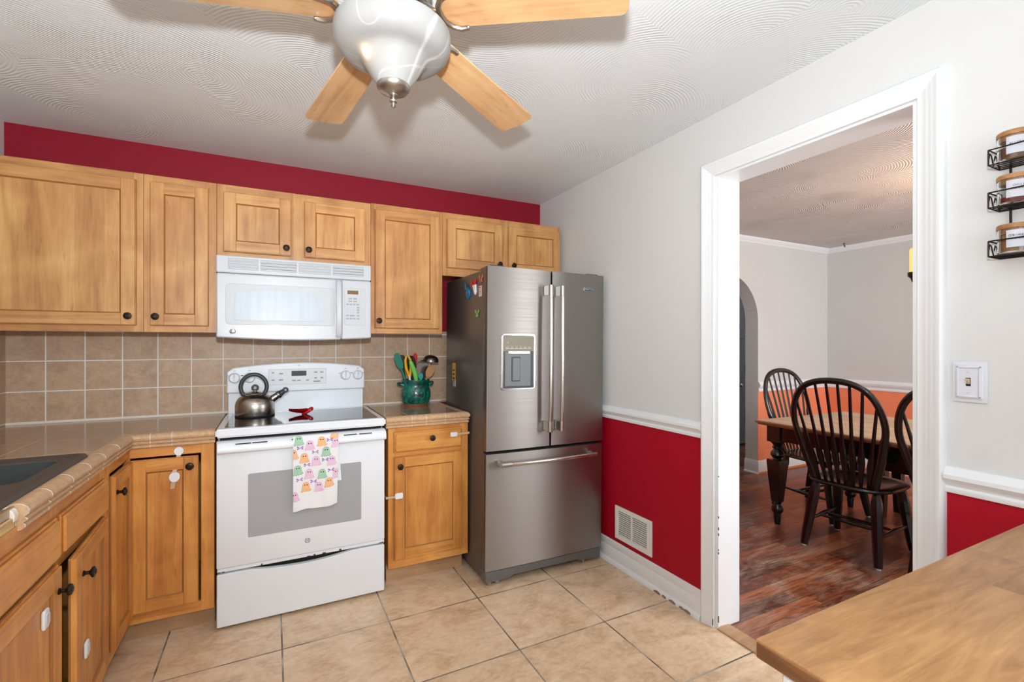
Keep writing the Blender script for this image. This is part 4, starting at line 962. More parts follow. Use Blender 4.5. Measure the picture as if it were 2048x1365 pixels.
def blade_head(w, h, tk=.006, taper=.7):
    def f(b, M, m):
        pts = [(-w*.25, -.01), (-w*.5, h*.25), (-w*.5*1, h*.7), (-w*.3, h*.95), (0, h), (w*.3*taper, h*.95), (w*.5, h*.7), (w*.5, h*.25), (w*.25, -.01)]
        c = B(); c.prism(pts, 1, -tk/2, tk/2, m, .0015); me = bpy.data.meshes.new('x'); c.bm.to_mesh(me); me.transform(M); i = b.mi(m); n0 = len(b.bm.faces); b.bm.from_mesh(me); b.bm.faces.ensure_lookup_table()
        for q in b.bm.faces[n0:]: q.material_index = i
        bpy.data.meshes.remove(me); c.bm.free()
    return f
def bowl_head(rx, rz, tiltup=0):
    def f(b, M, m):
        tb = bmesh.new(); n = 20; rings = []
        for j in range(7):
            ph = (PI/2)*j/6; r = math.cos(ph); dz = -math.sin(ph)*rx*.55
            rings.append([tb.verts.new((rx*r*math.cos(2*PI*k/n), dz, rz+rz*r*math.sin(2*PI*k/n))) for k in range(n)] if r > 1e-3 else [tb.verts.new((0, dz, rz))])
        for a, c in zip(rings, rings[1:]):
            for k in range(n):
                if len(c) == 1: tb.faces.new((a[k], a[(k+1) % n], c[0]))
                else: tb.faces.new((a[k], a[(k+1) % n], c[(k+1) % n], c[k]))
        bmesh.ops.solidify(tb, geom=list(tb.faces), thickness=.002); bmesh.ops.recalc_face_normals(tb, faces=list(tb.faces)); b.merge(tb, m, M @ Matrix.Rotation(tiltup, 4, 'X'))
    return f
def whisk_head(r, h):
    def f(b, M, m):
        for k in range(5):
            a = PI*k/5; pts = []
            for i in range(17):
                q = PI*i/16; pts.append(M @ V(r*math.cos(a)*math.sin(q)*(1 if i < 9 else 1)*(1 if q < PI/2 else 1), r*math.sin(a)*math.sin(q), 0) if False else M @ V(r*math.cos(a)*math.cos(q-PI/2+PI/2)*1.0*math.sin(q)**.3, r*math.sin(a)*math.cos(q)*math.sin(q)**.3, h*math.sin(q)**.8))
            b.tube(pts, .0016, m, 6)
    return f
utensil('silicone_spatula', 'teal silicone spatula leaning out on the left of the crock', (cx-.02, cy-.01, cz+.02), (.722, 2.975, 1.165), .0065, teal_sil, blade_head(.046, .098), teal_sil)
utensil('slotted_spatula', 'dark purple spatula head behind the yellow handles in the crock', (cx-.03, cy+.03, cz+.02), (.748, 3.030, 1.165), .006, purple_p, blade_head(.062, .080), purple_p)
utensil('tongs', 'yellow handled tongs standing between teal spatula and whisk', (cx-.03, cy-.03, cz+.02), (.772, 2.960, 1.118), .007, white_p, lambda b, M, m: [b.tube([M @ V(s_*.004, 0, -.01), M @ V(s_*.016, 0, .05), M @ V(s_*.016, 0, .095), M @ V(s_*.006, 0, .122)], [.007, .009, .008, .006], m, 10) for s_ in (-1, 1)], yellow_p)
utensil('whisk', 'bronze wire whisk standing in the middle of the crock', (cx-.01, cy+.0, cz+.02), (.800, 2.985, 1.13), .006, grey_met, whisk_head(.030, .105), olive_m)
utensil('spoon', 'red spoon with rounded tip standing at the back of the crock', (cx+.01, cy+.04, cz+.02), (.838, 3.066, 1.20), .006, red_p, blade_head(.030, .055), red_p)
utensil('turner', 'black nylon turner with square head at the back of the crock', (cx+.00, cy+.05, cz+.02), (.800, 3.040, 1.155), .006, black_pl, blade_head(.075, .085), black_pl)
utensil('peeler', 'lime green handled peeler leaning at the front rim of the crock', (cx-.01, cy-.055, cz+.05), (.806, 2.925, 1.105), .010, lime, lambda b, M, m: b.tube([M @ V(0, 0, -.02), M @ V(.006, 0, .02), M @ V(.018, 0, .06), M @ V(.032, 0, .095), M @ V(.036, 0, .108)], [.013, .015, .015, .013, .008], m, 12), lime)
utensil('scoop', 'aqua plastic scoop low between green peeler and steel spoons', (cx+.02, cy-.045, cz+.03), (.838, 2.935, 1.095), .008, aqua_p, blade_head(.030, .035), aqua_p)
utensil('serving_spoon', 'large grey steel serving spoon right of the green peeler', (cx+.0, cy+.0, cz+.02), (.856, 3.005, 1.10), .006, grey_met, blade_head(.082, .112, .010), grey_met)
utensil('wooden_spoon', 'thin wooden spoon leaning out to the right of the crock', (cx-.01, cy-.03, cz+.02), (.890, 2.950, 1.11), .006, tan_wood, blade_head(.052, .075), tan_wood)
utensil('ladle', 'steel ladle with domed bowl, rightmost utensil in the crock', (cx+.0, cy-.01, cz+.02), (.922, 2.958, 1.175), .006, grey_met, lambda b, M, m: b.lathe([(.050, 0), (.049, .010), (.044, .022), (.034, .032), (.018, .038), (0, .040), (0, .038), (.017, .036), (.032, .030), (.042, .021), (.047, .010), (.048, 0)], m, M @ V(.022, 0, .022), (.12, -.12, 1), 28), grey_met)

# ------------------------------------------------------------------ ghost towel over the oven handle
def towel():
    X0, X1 = .086, .292
    prof = [(2.508, .628), (2.509, .70), (2.510, .78), (2.506, .860), (2.497, .8715), (2.488, .866), (2.483, .850), (2.4815, .826), (2.483, .80), (2.486, .74), (2.489, .66), (2.491, .58), (2.492, .512)]
    # arc-length parametrise
    ds = [0]
    for a, c in zip(prof, prof[1:]): ds.append(ds[-1]+math.hypot(c[0]-a[0], c[1]-a[1]))
    Ltot = ds[-1]
    def at(s_):
        s_ = max(0, min(Ltot, s_))
        for i in range(len(ds)-1):
            if s_ <= ds[i+1]: q = (s_-ds[i])/(ds[i+1]-ds[i]); return (prof[i][0]*(1-q)+prof[i+1][0]*q, prof[i][1]*(1-q)+prof[i+1][1]*q)
    stop = ds[4]
    def surf(u, s_, off=0):
        y, z = at(s_); fall = max(0, (s_-stop))/(Ltot-stop); back = max(0, stop-s_)/stop
        w = .0055*math.sin(u*9+.6)*fall+.003*math.sin(u*17)*fall
        x = X0+(X1-X0)*u+(.016*back)-.006*fall*u
        if s_ > stop: z += .010*fall*(u-.5)*2*.6+.004*math.sin(u*7)*fall
        return V(x, y-w-off-.001*0, z)
    b = B(); tb = bmesh.new(); nu, ns = 28, 60
    g = [[tb.verts.new(surf(i/nu, Ltot*j/ns)) for i in range(nu+1)] for j in range(ns+1)]
    for j in range(ns):
        for i in range(nu): tb.faces.new((g[j][i], g[j][i+1], g[j+1][i+1], g[j+1][i]))
    bmesh.ops.recalc_face_normals(tb, faces=list(tb.faces)); bmesh.ops.solidify(tb, geom=list(tb.faces), thickness=.0012); bmesh.ops.recalc_face_normals(tb, faces=list(tb.faces)); b.merge(tb, towel_w)
    W_ = X1-X0; front = Ltot-stop
    def put(u, v, px, py, k):   # v metres below the handle top
        return surf(u+px/W_, stop+.012+v-py, .0024+.0004*k)
    def inside(u, px): return max(.0, min(1.0, u+px/W_))
    def ghost(u, v, s_, m, me, lean=0):
        def outline(sc):
            pts = []
            for i in range(13):
                a = PI*i/12; pts.append((.40*math.cos(a), .22+.42*math.sin(a)))
            pts.append((-.44, -.15)); pts.append((-.56, -.46))
            for i in range(1, 9): pts.append((-.56+1.16*i/9, -.46-(.12 if i % 2 else .02)+.03*i/9))
            pts.append((.64, -.40)); pts.append((.46, -.12))
            return [(x*sc+lean*y*.3, y*sc) for x, y in pts]
        for k, (sc, mm) in enumerate(((1.07, me), (1.0, m))):
            o = outline(sc); c = put(inside(u, 0), v, 0, 0, k)
            P = [surf(inside(u, x*s_), min(Ltot, max(stop*.98, stop+.012+v-y*s_)), .0024+.0004*k) for x, y in o]
            for a, q in zip(P, P[1:]+P[:1]):
                if (a-q).length > 1e-6 and (a-c).length > 1e-6 and (q-c).length > 1e-6: b.face([c, a, q], mm)
        for ex in (-.13, .15):
            P = [surf(inside(u, (ex+.07*math.cos(2*PI*i/8))*s_), stop+.012+v-(.30+.085*math.sin(2*PI*i/8))*s_, .0036) for i in range(8)]
            b.face(P, gh_k)
    def bow(u, v, s_):
        for sg in (-1, 1):
            for dy in (-.22, .22):
                P = [surf(inside(u, x*s_), stop+.012+v-y*s_, .003) for x, y in ((0, 0), (sg*.5, dy+.16), (sg*.55, dy-.12))]
                b.face(P, gh_v)
    s_ = .0375
    O_, P_, G_ = (gh_o, gh_oe), (gh_p, gh_pe), (gh_g, gh_ge)
    for u, v, c in ((.12, .018, G_), (.36, .045, P_), (.62, .030, O_), (.94, .042, P_), (.91, -.004, O_), (.72, .082, G_), (.24, .105, O_), (.50, .124, P_), (.85, .130, P_), (.0, .082, O_), (.10, .160, G_), (.35, .185, P_), (.64, .190, G_), (.97, .20, P_), (.28, .247, O_), (.57, .252, P_), (.80, .237, O_), (.03, .285, P_)):
        ghost(u, v, s_, c[0], c[1])
    for u, v in ((.15, .052), (.80, .024), (.48, .078), (.30, .138), (.70, .120), (.14, .205), (.84, .175), (.45, .222)): bow(u, v, .026)
    o = b.build('dish_towel')
    tag(o, 'white dish towel printed with orange, pink and green ghosts hanging over oven handle', 'towel')
towel()

# ------------------------------------------------------------------ child safety latches
def oval(b, L, u, z, d, ru, rz, m, th=.006):
    pts = [(u+ru*math.cos(2*PI*i/24), z+rz*math.sin(2*PI*i/24)) for i in range(24)]
    if L.side == 'back': b.prism(pts, 1, L.face-d-th, L.face-d, m, .0015)
    else: b.prism(pts, 0, L.face+d, L.face+d+th, m, .0015)
t = thing('safety_latch', 'white two-pad child safety latch on the corner cabinet door top', 'latch', tuple(L.p(-.38, 0, .78)), 'white child safety latches')
b = B(); oval(b, L, -.374, .8365, .0005, .018, .019, white_p, .008); b.build('pad', t)
b = B(); oval(b, L, -.388, .726, .0125, .020, .023, white_p, .008); b.build('pad', t)
b = B()
for a, c in (((-.374, .819, .006), (-.388, .748, .0215)), ((-.392, .704, .013), (-.396, .674, .0125))):
    p, q = L.p(a[0], a[2], a[1]), L.p(c[0], c[2], c[1]); b.face([p+V(-.008, 0, 0), p+V(.008, 0, 0), q+V(.008, 0, 0), q+V(-.008, 0, 0)], strap_m); b.face([q+V(-.008, .001, 0), q+V(.008, .001, 0), p+V(.008, .001, 0), p+V(-.008, .001, 0)], strap_m)
b.build('strap', t)
def pad_rect(b, L, u, z, d, hu, hz, m, th=.010):
    pts = rrect(u-hu, u+hu, z-hz, z+hz, min(hu, hz)*.5)
    if L.side == 'back': b.prism(pts, 1, L.face-d-th, L.face-d, m, .0025)
    else: b.prism(pts, 0, L.face+d, L.face+d+th, m, .0025)
t = thing('safety_latch', 'white child latch on the drawer beside the refrigerator', 'latch', tuple(L.p(.91, 0, .80)), 'white child safety latches')
b = B(); pad_rect(b, L, .913, .803, .019, .021, .013, white_p); b.build('pad', t)
b = B(); L.box(b, .930, 1.008, .0195, .0215, .798, .809, strap_m, .0005); b.box(1.006, 1.0085, BF-.021, BF+.05, .798, .809, strap_m, .0005); b.build('strap', t)
t = thing('safety_latch', 'white child latch on the cabinet door edge next to the range', 'latch', tuple(L.p(.60, 0, .50)), 'white child safety latches')
b = B(); pad_rect(b, L, .602, .500, .019, .021, .016, white_p); b.build('pad', t)
b = B(); L.box(b, .535, .588, .0195, .0215, .490, .502, strap_m, .0005); L.box(b, .5335, .536, -.01, .0215, .490, .502, strap_m, .0005); b.build('strap', t)
t = thing('safety_latch', 'white child latch on the closed sink cabinet door', 'latch', tuple(LL.p(1.665, 0, .60)), 'white child safety latches')
b = B(); pad_rect(b, LL, 1.666, .512+.075, .0125, .017, .026, white_p, .008); b.build('pad', t)
b = B(); pad_rect(b, LL, 1.666, .587, .0206, .010, .015, wht_stick, .002); b.build('button', t)
t = thing('safety_latch', 'white child latch low on the sink cabinet door that stands ajar', 'latch', (-.50, 1.93, .37), 'white child safety latches')
b = B(); pad_rect(b, LL, 1.915, .360, .0125, .017, .026, white_p, .008); b.bm.transform(Matrix.Translation(hp) @ Matrix.Rotation(ang, 4, 'Z') @ Matrix.Translation(-hp)); b.build('pad', t)
b = B(); pad_rect(b, LL, 1.915, .360, .0206, .010, .015, wht_stick, .002); b.bm.transform(Matrix.Translation(hp) @ Matrix.Rotation(ang, 4, 'Z') @ Matrix.Translation(-hp)); b.build('button', t)

# ------------------------------------------------------------------ right wall: register, switch, spice rack
t = thing('return_air_vent', 'white louvered wall vent low on the red wall above the baseboard', 'vent', (XW, 2.08, .159))
vy0, vy1, vz0, vz1 = 1.928, 2.232, .160, .353
b = B(); m_ = mat('white_vent_enamel', (230, 230, 226), .4)
for a in ((vy0, vy1, vz0, vz0+.026), (vy0, vy1, vz1-.026, vz1), (vy0, vy0+.036, vz0+.026, vz1-.026), (vy1-.028, vy1, vz0+.026, vz1-.026)): b.box(XW-.008, XW, a[0], a[1], a[2], a[3], m_, .0008)
b.box(XW-.0075, XW, 2.082, 2.094, vz0+.026, vz1-.026, m_, .0005); b.build('frame', t)
b = B(); b.box(XW-.0012, XW-.0004, vy0+.034, vy1-.026, vz0+.024, vz1-.024, black_gap, 0); b.build('duct', t)
b = B()
for y0, y1 in ((vy0+.036, 2.082), (2.094, vy1-.028)):
    for k in range(12):
        z = vz0+.0275+.0116*k; b.profile([(.0014, .0046), (.0060, .0), (.0064, .0008), (.0064, .0044), (.0050, .0058), (.0014, .0060)], (XW, y0, z), (XW, y1, z), (-1, 0, 0), (0, 0, 1), m_)
b.build('louvers', t)
t = thing('light_switch', 'white single toggle light switch with stepped plate right of doorway', 'light switch', (XW, .626, 1.20))
b = B(); y0, y1, z0, z1 = .586, .665, 1.142, 1.262
b.box(XW-.007, XW, y0, y1, z0, z1, switch_m, .004, 2); b.box(XW-.011, XW-.005, y0+.009, y1-.007, z0+.010, z1-.010, switch_m, .003)
for a in ((y0+.013, y1-.011, z1-.020, z1-.014), (y0+.013, y1-.011, z0+.014, z0+.020), (y0+.013, y0+.019, z0+.014, z1-.014), (y1-.017, y1-.011, z0+.014, z1-.014)): b.box(XW-.014, XW-.009, *a, switch_m, .002)
b.build('plate', t)
b = B(); b.box(XW-.0116, XW-.010, .6215, .6325, 1.190, 1.214, black_gap, 0); b.build('slot', t)
b = B(); b.prism([(XW-.010, 1.194), (XW-.020, 1.206), (XW-.020, 1.212), (XW-.010, 1.212)], 1, .6225, .6315, toggle_m, .001); b.build('toggle', t)
for z in (1.172, 1.232):
    b = B(); b.lathe([(0, 0), (.0038, 0), (.003, .0015), (0, .002)], switch_m, (XW-.011, .627, z), (-1, 0, 0), 14); b.build('screw', t)

t = thing('spice_rack', 'black wire three-tier spice rack on the right wall, cut by frame edge', 'rack', (XW, .49, 1.54))
ry0, ry1 = .415, .562; xo, xi = XW-.078, XW-.006
SHELF = (1.803, 1.686, 1.553)
b = B()
for y in (ry0+.02, ry1-.022): b.tube([(XW-.004, y, 1.555), (XW-.004, y, 1.843)], .003, iron, 8)
b.build('post', t)
for z in SHELF:
    b = B(); r = .0020; zt_ = z+.042
    b.tube([(xi, ry0, zt_), (xo, ry0, zt_), (xo, ry1, zt_), (xi, ry1, zt_)], r, iron, 8); b.tube([(xi, ry0, z), (xo, ry0, z), (xo, ry1, z), (xi, ry1, z)], r, iron, 8); b.tube([(xi, ry0, z), (xi, ry1, z)], r, iron, 8)
    for k in range(1, 4): x = xo+(xi-xo)*k/4; b.tube([(x, ry0, z), (x, ry1, z)], .0013, iron, 6)
    for y in (ry0, ry1):
        for x in (xo, xi): b.tube([(x, y, z), (x, y, zt_)], r, iron, 8)
        for k in (0, 1):
            x0 = xo+.003+.034*k; b.tube([(x0, y, z+.02), (x0+.006, y, z+.034), (x0+.016, y, z+.030), (x0+.026, y, z+.012), (x0+.032, y, z+.004)], .0015, iron, 6)
    b.build('shelf_basket', t)
def jar(z, words, m, fill, label):
    x, y, r, h = XW-.042, .520, .0345, .068
    t = thing('spice_jar', label, 'jar', (x, y, z), 'glass spice jars on the wire rack')
    b = B(); b.lathe([(0, 0), (r-.003, 0), (r, .004), (r, h-.004), (r-.001, h), (r-.003, h), (r-.003, .006), (r-.006, .004), (0, .004)], glass_m, (x, y, z), seg=40); b.build('glass', t)
    b = B(); b.lathe([(0, .0045), (r-.0062, .0045), (r-.0036, .007), (r-.0036, fill), (0, fill+.004)], m, (x, y, z), seg=32); b.build('contents', t)
    b = B(); b.lathe([(0, h-.014), (r-.0034, h-.014), (r-.0034, h+.0003), (r+.0012, h+.0003), (r+.002, h+.003), (r+.002, h+.010), (r+.0005, h+.0125), (0, h+.0125)], bamboo, (x, y, z), seg=40); b.build('lid', t)
    b = B(); a0, a1, n = PI+math.radians(-12), PI+math.radians(66), 14
    P = lambda a, zz, q=.0008: V(x+(r+q)*math.cos(a), y+(r+q)*math.sin(a), zz)
    for i in range(n):
        p, q = a0+(a1-a0)*i/n, a0+(a1-a0)*(i+1)/n; b.face([P(p, z+.016), P(q, z+.016), P(q, z+.062), P(p, z+.062)], paper)
    for li, wd in enumerate(words):
        zz = z+.043-.008*(li-(len(words)-1)/2); nn = len(wd)
        for i, ch in enumerate(wd):
            a = PI+math.radians(27)+(i-(nn-1)/2)*.125; c = P(a, zz, .0012); right = V(-math.sin(a), math.cos(a), 0)
            b.text(ch, .0075, dark_print, face_m(c, right, (0, 0, 1)), .0001)
    b.build('paper_label', t)
jar(SHELF[0]+.0026, ['ALLSPICE'], spice_a, .036, 'glass jar of brown allspice on the top tier of the wire rack')
jar(SHELF[1]+.0026, ['CHILI', 'POWDER'], spice_b, .020, 'glass jar of red chili powder on the middle tier of the wire rack')
jar(SHELF[2]+.0026, ['CORIANDER', 'POWDER'], spice_c, .052, 'glass jar of tan coriander powder on the lowest tier of the wire rack')

# ------------------------------------------------------------------ ceiling fan
fx, fy, fzb = .293, 1.292, 2.153
t = thing('ceiling_fan', 'five-blade oak ceiling fan with brushed nickel fittings and alabaster light bowl', 'fan', (fx, fy, ZC))
b = B(); b.lathe([(0, ZC), (.07, ZC), (.072, ZC-.02), (.05, ZC-.05), (.03, ZC-.055), (.03, ZC-.07)], nickel, (fx, fy, 0), seg=36); b.build('canopy', t)
b = B(); b.lathe([(0, 2.325), (.06, 2.325), (.095, 2.310), (.105, 2.285), (.105, 2.245), (.098, 2.232), (.07, 2.222), (.058, 2.212), (.054, 2.165), (0, 2.165)], nickel, (fx, fy, 0), seg=40); b.build('motor_housing', t)
bowl = [(.040, 2.013), (.050, 2.027), (.062, 2.045), (.073, 2.063), (.082, 2.078), (.089, 2.0865), (.098, 2.091), (.112, 2.0935), (.126, 2.097), (.139, 2.104), (.149, 2.116), (.1545, 2.130), (.156, 2.146), (.154, 2.158), (.149, 2.163)]
b = B(); b.lathe(bowl+[(r-.004, z) for r, z in reversed(bowl)], shade_m, (fx, fy, 0), seg=56); b.build('light_bowl', t)
b = B(); b.lathe([(.030, 2.024), (.041, 2.021), (.045, 2.016), (.044, 2.010), (.036, 2.001), (.020, 1.996), (.012, 1.993), (.012, 1.990), (.007, 1.988), (.010, 1.984), (.006, 1.980), (.011, 1.976), (.010, 1.973), (.005, 1.970), (.005, 1.966), (.007, 1.962), (.004, 1.958), (0, 1.957)], nickel, (fx, fy, 0), seg=32); b.cyl((fx, fy, 2.015), (fx, fy, 2.17), .006, nickel, seg=10); b.build('finial', t)
b = B()
b.ball((fx-.066, fy-.022, 2.090), .018, bulb_m, (1, 1, 1.25), 16); b.build('bulb', t)
b = B(); b.cyl((fx-.062, fy-.022, 2.104), (fx-.045, fy-.015, 2.165), .012, white_p, seg=14); b.build('lamp_socket', t)
TH = math.radians(29.42); PIT = .132; DROOP = .09
def hang(o, t, a):
    o.data.transform(Matrix.Rotation(DROOP, 4, 'Y') @ Matrix.Rotation(-PIT, 4, 'X')); o.parent = t; o.location = V(0, 0, fzb+.625*DROOP-ZC); o.rotation_euler = (0, 0, a)
for k in range(5):
    a = TH+k*2*PI/5
    # blade
    b = B(); r0, r1, w0, w1, c = .150, .625, .057, .071, .022; pts = [(r0+.022, -w0), (r1-c, -w1)]
    for i in range(1, 6): q = PI/2*i/6; pts.append((r1-c+c*math.sin(q), -w1+c-c*math.cos(q)))
    pts += [(r1, -w1+c), (r1+.004, 0), (r1, w1-c)]
    for i in range(1, 6): q = PI/2*i/6; pts.append((r1-c+c*math.cos(q), w1-c+c*math.sin(q)))
    pts += [(r1-c, w1), (r0+.022, w0), (r0+.004, w0-.016), (r0-.008, w0-.034), (r0-.012, 0), (r0-.008, -w0+.034), (r0+.004, -w0+.016)]
    b.prism(pts, 2, -.003, .003, fan_wood, .001)
    o = b.build('blade', None); hang(o, t, a)
    # blade iron: stem from the motor, forked scroll under the blade
    b = B()
    b.tube([(.085, 0, .022), (.105, 0, .010), (.128, 0, -.006), (.146, 0, -.010)], [.012, .012, .012, .011], nickel, 12, flat=(.5, 1.5))
    b.tube([(.198, -.056, -.0085), (.180, -.056, -.010), (.160, -.046, -.0105), (.145, -.025, -.011), (.140, 0, -.011), (.145, .025, -.011), (.160, .046, -.0105), (.180, .056, -.010), (.198, .056, -.0085)], [.0062, .0068, .007, .0075, .008, .0075, .007, .0068, .0062], nickel, 10)
    for s_ in (-1, 1): b.ball((.199, s_*.056, -.0085), .0072, nickel, (1, 1, .8), 10)
    o = b.build('blade_iron', None); hang(o, t, a)

# ------------------------------------------------------------------ kitchen island in the foreground
t = thing('kitchen_island', 'white kitchen island with thick butcher block top in near right corner', 'island', (1.24, -.1, 0))
IZ = .850
b = B(); b.box(.6765, 1.795, -.75, .488, IZ-.030, IZ, butcher_m, .004, 2); b.box(.675, .680, -.747, .485, IZ-.0275, IZ-.0035, endgrain_m, .001); b.build('butcher_block_top', t)
b = B(); b.box(.684, 1.78, -.74, .450, .08, IZ-.0305, white_soft, .003); b.box(.72, 1.75, -.70, .41, 0, .082, white_soft, .002); b.build('cabinet', t)
b = B()
for y0, y1 in ((-.72, -.155), (-.145, .43)): b.box(.668, .686, y0, y1, .10, IZ-.04, white_soft, .003); b.box(.664, .669, y0+.07, y1-.07, .17, IZ-.11, white_soft, .002)
b.build('side_panel', t)

# ------------------------------------------------------------------ dining room furniture
def windsor(label):
    t = thing('windsor_chair', label, 'chair', (0, 0, 0), None, False)
    # seat (front +x)
    b = B(); tb = bmesh.new(); n = 40; loops = []
    def out(k, sc=1.0):
        a = 2*PI*k/n; c, s_ = math.cos(a), math.sin(a); ex = .62
        x = .235*(abs(c)**ex)*(1 if c > 0 else -1); y = .245*(abs(s_)**ex)*(1 if s_ > 0 else -1); y *= 1+.05*x/.235
        return x*sc, y*sc
    for sc, z in ((.90, .422), (.97, .426), (1.0, .436), (.985, .446), (.93, .450), (.75, .445), (.45, .439), (.15, .438)):
        loops.append([tb.verts.new((*out(k, sc), z+(.004*max(0, out(k, sc)[0]) if sc < .9 else 0))) for k in range(n)])
    for a, c in zip(loops, loops[1:]):
        for k in range(n): tb.faces.new((a[k], a[(k+1) % n], c[(k+1) % n], c[k]))
    tb.faces.new(loops[0]); tb.faces.new(loops[-1]); bmesh.ops.recalc_face_normals(tb, faces=list(tb.faces)); b.merge(tb, seat_leather); b.build('seat', t)
    tops = {(-1, -1): (-.15, -.165), (-1, 1): (-.15, .165), (1, -1): (.165, -.175), (1, 1): (.165, .175)}; feet = {(-1, -1): (-.235, -.205), (-1, 1): (-.235, .205), (1, -1): (.24, -.215), (1, 1): (.24, .215)}
    def lp(k, z): q = z/.425; return V(feet[k][0]*(1-q)+tops[k][0]*q, feet[k][1]*(1-q)+tops[k][1]*q, z)
    for k in tops:
        b = B(); b.tube([lp(k, .012), lp(k, .10), lp(k, .30), lp(k, .37), lp(k, .425)], [.021, .026, .031, .029, .017], black_wood, 8, up=(1, .35, 0)); b.tube([lp(k, 0), lp(k, .013)], .015, grey_print, 8); b.build('leg', t)
    for s_ in (-1, 1):
        p, q = lp((-1, s_), .17), lp((1, s_), .17); b = B(); b.tube([p, p.lerp(q, .25), p.lerp(q, .5), p.lerp(q, .75), q], [.007, .011, .016, .011, .007], black_wood, 10); b.build('stretcher', t)
    for x in (-.06, .03):
        f = (x+.22)/.45; p, q = lp((-1, -1), .17).lerp(lp((1, -1), .17), f), lp((-1, 1), .17).lerp(lp((1, 1), .17), f); b = B(); b.tube([p, p.lerp(q, .25), p.lerp(q, .5), p.lerp(q, .75), q], [.007, .010, .013, .010, .007], black_wood, 10); b.build('stretcher', t)
    # bow
    def bx(z): q = (z-.445)/.645; return -.175-.135*q-.02*q*q
    pts = [(-.165, .445), (-.182, .52), (-.205, .60), (-.228, .70), (-.247, .79), (-.249, .85), (-.238, .92), (-.208, .995), (-.158, 1.052), (-.085, 1.083), (0, 1.092)]
    full = pts+[(-y, z) for y, z in reversed(pts[:-1])]
    # smooth
    P = []
    for i in range(len(full)-1):
        p0, p1, p2, p3 = full[max(i-1, 0)], full[i], full[i+1], full[min(i+2, len(full)-1)]
        for q in (0, .25, .5, .75):
            f = lambda a, b_, c, d: .5*((2*b_)+(-a+c)*q+(2*a-5*b_+4*c-d)*q*q+(-a+3*b_-3*c+d)*q**3)
            P.append((f(p0[0], p1[0], p2[0], p3[0]), f(p0[1], p1[1], p2[1], p3[1])))
    P.append(full[-1])
    b = B(); b.tube([V(bx(z), y, z) for y, z in P], [.0215 if z < .75 else .0175 for y, z in P], black_wood, 10, flat=(.85, 1.1), up=(1, 0, 0)); b.build('bow', t)
    def bow_y(y):   # height of the bow above lateral position y
        best = None
        for (a, za), (c, zc_) in zip(P, P[1:]):
            if min(a, c)-1e-6 <= y <= max(a, c)+1e-6 and (za > .8): 
                q = (y-a)/(c-a) if abs(c-a) > 1e-6 else 0; best = za+(zc_-za)*q
        return best or .9
    for i in range(8):
        f = -1+2*i/7; yb, yt = .135*f, .222*f; zt_ = bow_y(yt)-.008; p = V(-.178-.012*(1-abs(f)), yb, .442); q = V(bx(zt_), yt, zt_)
        b = B(); b.tube([p, p.lerp(q, .12), p.lerp(q, .26), p.lerp(q, .36), p.lerp(q, .44), p.lerp(q, .7), q], [.0085, .0105, .018, .015, .0095, .0085, .007], black_wood, 8, flat=(.7, 1.2)); b.build('spindle', t)
    return t
ch = windsor('black windsor chair with back toward the doorway, in front of the table'); ch['group'] = 'black windsor chairs at the dining table'
ch.location = (3.345, 1.700, 0); ch.rotation_euler = (0, 0, math.radians(5))
dup(ch, (3.835, 2.215, 0), math.radians(-93), 'black windsor chair at the table end, backed by the coral wall')
dup(ch, (3.345, 1.110, 0), math.radians(2), 'black windsor chair partly hidden by the doorway right casing')
# table
t = thing('dining_table', 'dining table with oak top and black turned legs beyond the doorway', 'table', (0, 0, 0), None, False)
tw, tl = 1.08, 1.75
b = B(); b.box(.008, tw-.008, -tl+.008, -.008, .7495, .7525, table_top_m, .001); b.build('tabletop', t)
b = B(); ed = [(0, .722), (tw, .722)]
b.box(.012, tw-.012, -tl+.012, -.012, .722, .735, table_edge_m, .004); b.box(0, tw, -tl, 0, .733, .7497, table_edge_m, .006, 2); b.build('table_edge', t)
b = B()
for a in ((.075, tw-.075, -.095, -.073), (.075, tw-.075, -tl+.073, -tl+.095), (.073, .095, -tl+.075, -.075), (tw-.095, tw-.073, -tl+.075, -.075)): b.box(a[0], a[1], a[2], a[3], .615, .722, black_wood, .002)
b.build('apron', t)
for x in (.105, tw-.105):
    for y in (-.105, -tl+.105):
        b = B(); q = .050
        b.box(x-q, x+q, y-q, y+q, .60, .722, black_wood, .004)
        b.lathe([(.048, .600), (.030, .580), (.026, .570), (.034, .562), (.034, .556), (.024, .548), (.030, .540), (.044, .520), (.046, .505), (.036, .488), (.026, .480), (.030, .474), (.044, .470), (0, .470)], black_wood, (x, y, 0), seg=24)
        tb = bmesh.new(); lo = []
        for z, h in ((.472, .048), (.455, .050), (.33, .042), (.165, .028), (.160, .020)): lo.append([tb.verts.new((x+sx*h, y+sy*h, z)) for sx, sy in ((-1, -1), (1, -1), (1, 1), (-1, 1))])
        for a, c in zip(lo, lo[1:]):
            for k in range(4): tb.faces.new((a[k], a[(k+1) % 4], c[(k+1) % 4], c[k]))
        tb.faces.new(lo[0]); tb.faces.new(lo[-1]); bmesh.ops.recalc_face_normals(tb, faces=list(tb.faces)); b.merge(tb, black_wood)
        b.lathe([(0, .165), (.024, .163), (.030, .156), (.022, .148), (.024, .140), (.038, .122), (.040, .105), (.032, .086), (.024, .078), (.024, .060), (.020, .010), (.018, 0), (0, 0)], black_wood, (x, y, 0), seg=24)
        b.build('leg', t)
t.location = (3.19, 2.305, 0); t.rotation_euler = (0, 0, math.radians(-2.5))
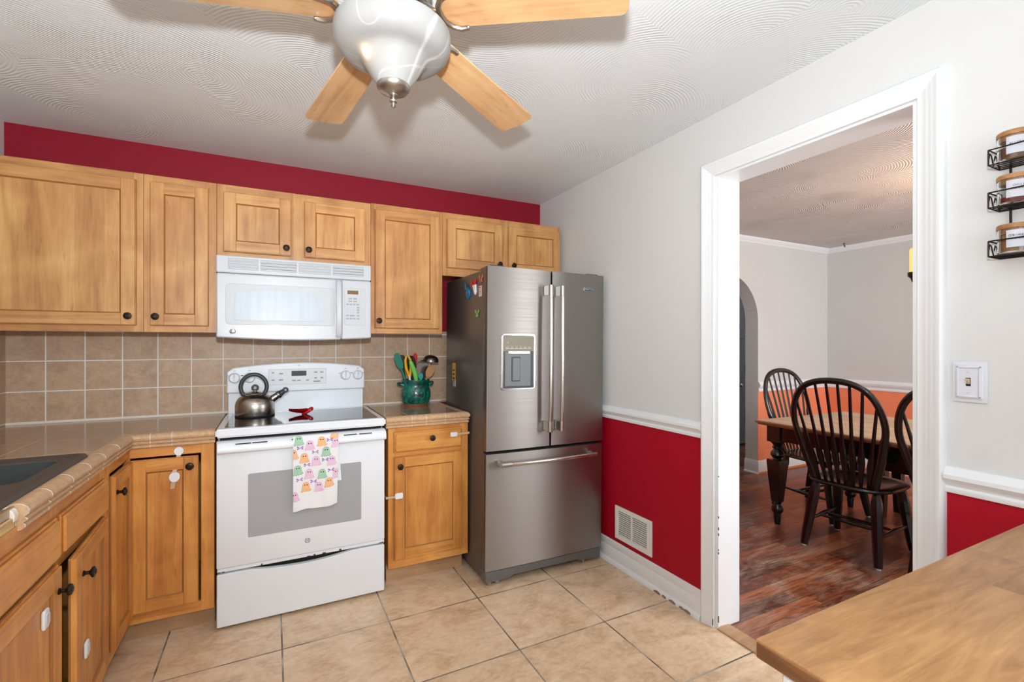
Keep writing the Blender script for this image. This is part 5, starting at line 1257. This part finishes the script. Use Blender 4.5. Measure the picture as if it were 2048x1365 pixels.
# bench on the far side
t = thing('bench', 'low dark bench with red brown top along the far table side', 'bench', (4.25, 1.4, 0))
b = B(); b.box(4.06, 4.43, .75, 2.0, .428, .455, bench_wood, .006); b.build('seat', t)
b = B(); b.box(4.09, 4.40, .80, 1.96, .365, .429, black_wood, .003); b.build('apron', t)
for x in (4.125, 4.36):
    for y in (.84, 1.92): b = B(); b.tube([(x, y, 0), (x, y, .2), (x, y, .375)], [.030, .040, .046], black_wood, 4, up=(1, 1, 0)); b.build('leg', t)
# chandelier over the table
hx, hy = 3.735, 1.255
t = thing('chandelier', 'dark bronze candle chandelier with a lit yellow sleeve at the doorway edge', 'chandelier', (hx, hy, ZC))
b = B(); b.lathe([(0, ZC), (.065, ZC), (.06, ZC-.02), (.012, ZC-.035), (.012, ZC-.05)], bronze, (hx, hy, 0), seg=24); b.tube([(hx, hy, ZC-.04), (hx, hy, 1.80)], .008, bronze, 8); b.build('stem', t)
b = B(); b.lathe([(0, 1.86), (.015, 1.85), (.03, 1.80), (.018, 1.76), (.04, 1.70), (.045, 1.66), (.02, 1.60), (.012, 1.57), (.018, 1.55), (0, 1.53)], bronze, (hx, hy, 0), seg=24); b.build('hub', t)
for k in range(5):
    a = math.radians(135)+k*2*PI/5; ex, ey = hx+.29*math.cos(a), hy+.29*math.sin(a)
    b = B(); b.tube([V(hx, hy, 1.66).lerp(V(ex, ey, 1.66), q)+V(0, 0, -.09*math.sin(PI*q)+.02*q) for q in [i/10 for i in range(11)]], .008, bronze, 8)
    b.build('arm', t)
    b = B(); b.lathe([(0, 1.665), (.010, 1.668), (.012, 1.69), (.022, 1.70), (.028, 1.72), (.042, 1.735), (.042, 1.757), (0, 1.757)], bronze, (ex, ey, 0), seg=20); b.build('cup', t)
    b = B(); b.lathe([(0, 1.757), (.033, 1.757), (.033, 1.895), (.028, 1.905), (0, 1.900)], candle_m, (ex, ey, 0), seg=20); b.build('candle_sleeve', t)
lamp('chandelier_glow', 'POINT', (hx, hy, 2.0), 11, (1, .72, .44), .12)
b = B(); b.tube([(5.404, 2.865, ZC), (5.404, 2.865, ZC-.018), (5.412, 2.86, ZC-.030), (5.404, 2.855, ZC-.040), (5.394, 2.86, ZC-.034)], .0035, bronze, 8); b.lathe([(0, 0), (.012, 0), (.010, -.004), (0, -.005)], bronze, (5.404, 2.865, ZC), seg=14)
tag(b.build('ceiling_hook'), 'small dark plant hook screwed into the dining room ceiling near the corner', 'hook')
